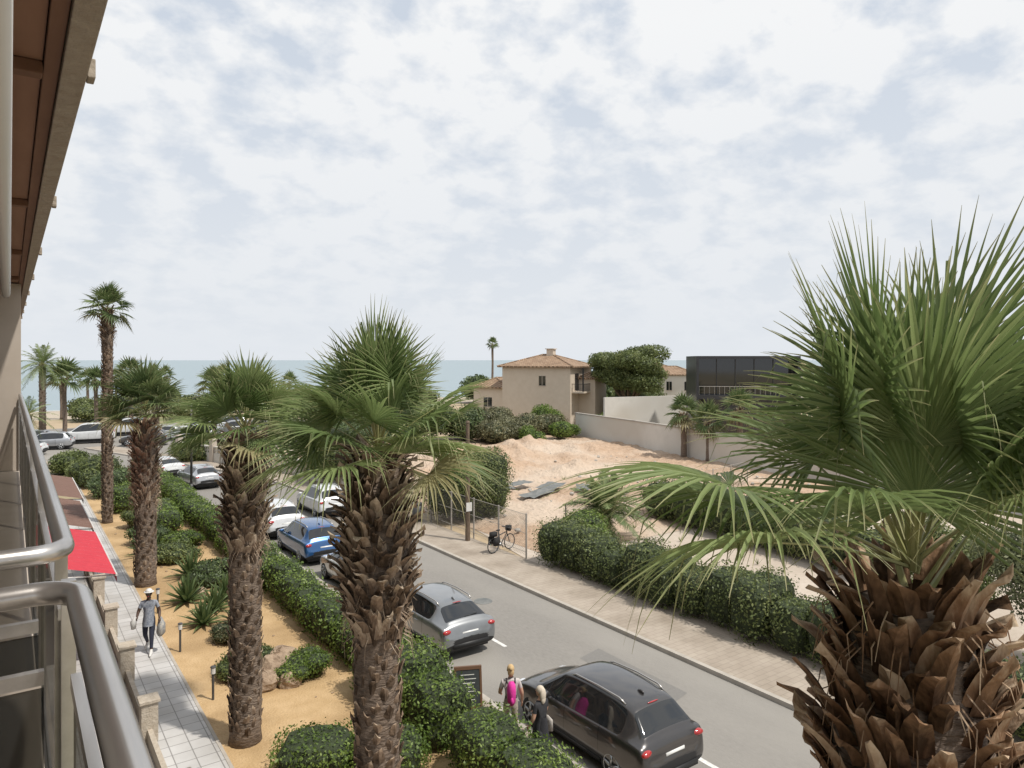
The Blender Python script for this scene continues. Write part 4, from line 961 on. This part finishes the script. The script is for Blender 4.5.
for cx in (-.52,.52):
    w.tube(ringp((cx,0,.34),.33),.018,8,0,cap=False); w.tube(ringp((cx,0,.34),.30),.008,6,1,cap=False); w.tube([(cx,-.03,.34),(cx,.03,.34)],.022,8,1)
    for k in range(12):
        a=k*math.pi/6; w.tube([(cx,0,.34),(cx+.3*math.cos(a),0,.34+.3*math.sin(a))],.003,3,1)
for p in ([(-.52,0,.34),(-.05,0,.30)],[(-.52,0,.34),(-.17,0,.72)],[(-.05,0,.30),(-.2,0,.92)],[(-.17,0,.72),(.33,0,.80)],[(-.05,0,.30),(.33,0,.74)],[(.52,0,.34),(.36,0,.72),(.30,0,.98)],[(.30,-.25,1.0),(.30,.25,1.0)],[(-.05,-.1,.30),(.0,-.1,.18)],[(-.05,.1,.3),(-.1,.1,.42)]): w.tube(p,.022,7,2)
w.ell((-.21,0,.95),(.13,.07,.035),0,10,6); w.tube([(.42,0,.82),(.46,0,.95),(.46,0,1.05)],[.12,.15,.14],10,0); w.box(-.66,-.34,-.09,.09,.72,.92,0); w.box(-.60,-.34,-.22,-.10,.35,.70,0); w.box(-.60,-.34,.10,.22,.35,.70,0)
w.tube([(-.05,-.02,.3),(-.05,.02,.3)],.08,14,1)
w.build('parked_bicycle',['tyre','rim','pole'],loc=(17.6,25.7,.12),rz=rad(12),smooth=True)
w=MB(); w.tube([(17.3,33.0,.12),(17.3,33.0,1.0)],[.24,.28],14); w.tube([(17.3,33,1.0),(17.3,33,1.08)],[.3,.24],14); w.build('litter_bin',['pole'],smooth=True)

# ------------------------------------------------------------------ world, sun, camera
SE,SA=rad(60),rad(-62)
wd=bpy.data.worlds.new('World'); scene.world=wd; wd.use_nodes=True; nt=wd.node_tree; bg=nt.nodes['Background']
sky=N(nt,'ShaderNodeTexSky',sky_type='NISHITA'); sky.sun_disc=False; sky.sun_elevation=SE; sky.sun_rotation=math.pi/2-SA; sky.dust_density=3; sky.air_density=1
tc=N(nt,'ShaderNodeTexCoord'); sp=N(nt,'ShaderNodeSeparateXYZ'); nt.links.new(tc.outputs['Generated'],sp.inputs[0])
def mth(op,a=None,b_=None,av=0,bv=0):
    n=N(nt,'ShaderNodeMath',operation=op)
    if a is not None: nt.links.new(a,n.inputs[0])
    else: n.inputs[0].default_value=av
    if b_ is not None: nt.links.new(b_,n.inputs[1])
    else: n.inputs[1].default_value=bv
    return n.outputs[0]
zc=mth('MAXIMUM',sp.outputs['Z'],bv=0.0); zd=mth('ADD',zc,bv=.38)
ux=mth('DIVIDE',sp.outputs['X'],zd); uy=mth('DIVIDE',sp.outputs['Y'],zd)
cb=N(nt,'ShaderNodeCombineXYZ'); nt.links.new(ux,cb.inputs[0]); nt.links.new(uy,cb.inputs[1])
n1=N(nt,'ShaderNodeTexNoise'); n1.inputs['Scale'].default_value=8.5; n1.inputs['Detail'].default_value=8; n1.inputs['Roughness'].default_value=.55; n1.inputs['Distortion'].default_value=.1; nt.links.new(cb.outputs[0],n1.inputs['Vector'])
n2=N(nt,'ShaderNodeTexNoise'); n2.inputs['Scale'].default_value=2.2; n2.inputs['Detail'].default_value=3; nt.links.new(cb.outputs[0],n2.inputs['Vector'])
a=mth('MULTIPLY',n1.outputs['Fac'],bv=.6); bb2=mth('MULTIPLY',n2.outputs['Fac'],bv=.4); sm=mth('ADD',a,bb2)
rp_=N(nt,'ShaderNodeValToRGB'); rp_.color_ramp.elements[0].position=.42; rp_.color_ramp.elements[1].position=.535; nt.links.new(sm,rp_.inputs[0])
veil=N(nt,'ShaderNodeMixRGB'); veil.inputs['Fac'].default_value=.88; veil.inputs['Color2'].default_value=(6.7,7.35,8.25,1); nt.links.new(sky.outputs[0],veil.inputs['Color1'])
cl=N(nt,'ShaderNodeMixRGB'); cl.inputs['Color2'].default_value=(9.1,9.2,9.3,1); nt.links.new(rp_.outputs[0],cl.inputs['Fac']); nt.links.new(veil.outputs[0],cl.inputs['Color1'])
hz=N(nt,'ShaderNodeMapRange'); hz.inputs['From Min'].default_value=0.0; hz.inputs['From Max'].default_value=.42; hz.inputs['To Min'].default_value=1.0; hz.inputs['To Max'].default_value=.0; nt.links.new(sp.outputs['Z'],hz.inputs['Value'])
hm=N(nt,'ShaderNodeMixRGB'); hm.inputs['Color2'].default_value=(7.7,8.05,8.5,1); nt.links.new(hz.outputs[0],hm.inputs['Fac']); nt.links.new(cl.outputs[0],hm.inputs['Color1'])
nt.links.new(hm.outputs[0],bg.inputs['Color']); bg.inputs['Strength'].default_value=.1
sd=bpy.data.lights.new('sun','SUN'); sd.energy=4.0; sd.angle=rad(2.0); sd.color=(1,.95,.87); so=bpy.data.objects.new('sun',sd); COL.objects.link(so)
v=Vector((math.cos(SE)*math.cos(SA),math.cos(SE)*math.sin(SA),math.sin(SE))); so.rotation_euler=v.to_track_quat('Z','Y').to_euler(); so.location=(20,0,40)
cd=bpy.data.cameras.new('camera'); cd.sensor_width=36; cd.lens=36*710/1024; cd.shift_y=-24/1024; cd.clip_start=.05; cd.clip_end=60000
co=bpy.data.objects.new('camera',cd); COL.objects.link(co); co.location=(0,0,8.5); co.rotation_euler=(math.pi/2,0,-math.atan2(502,710)); scene.camera=co
scene.view_settings.view_transform='Standard'; scene.view_settings.look='None'; scene.view_settings.exposure=0
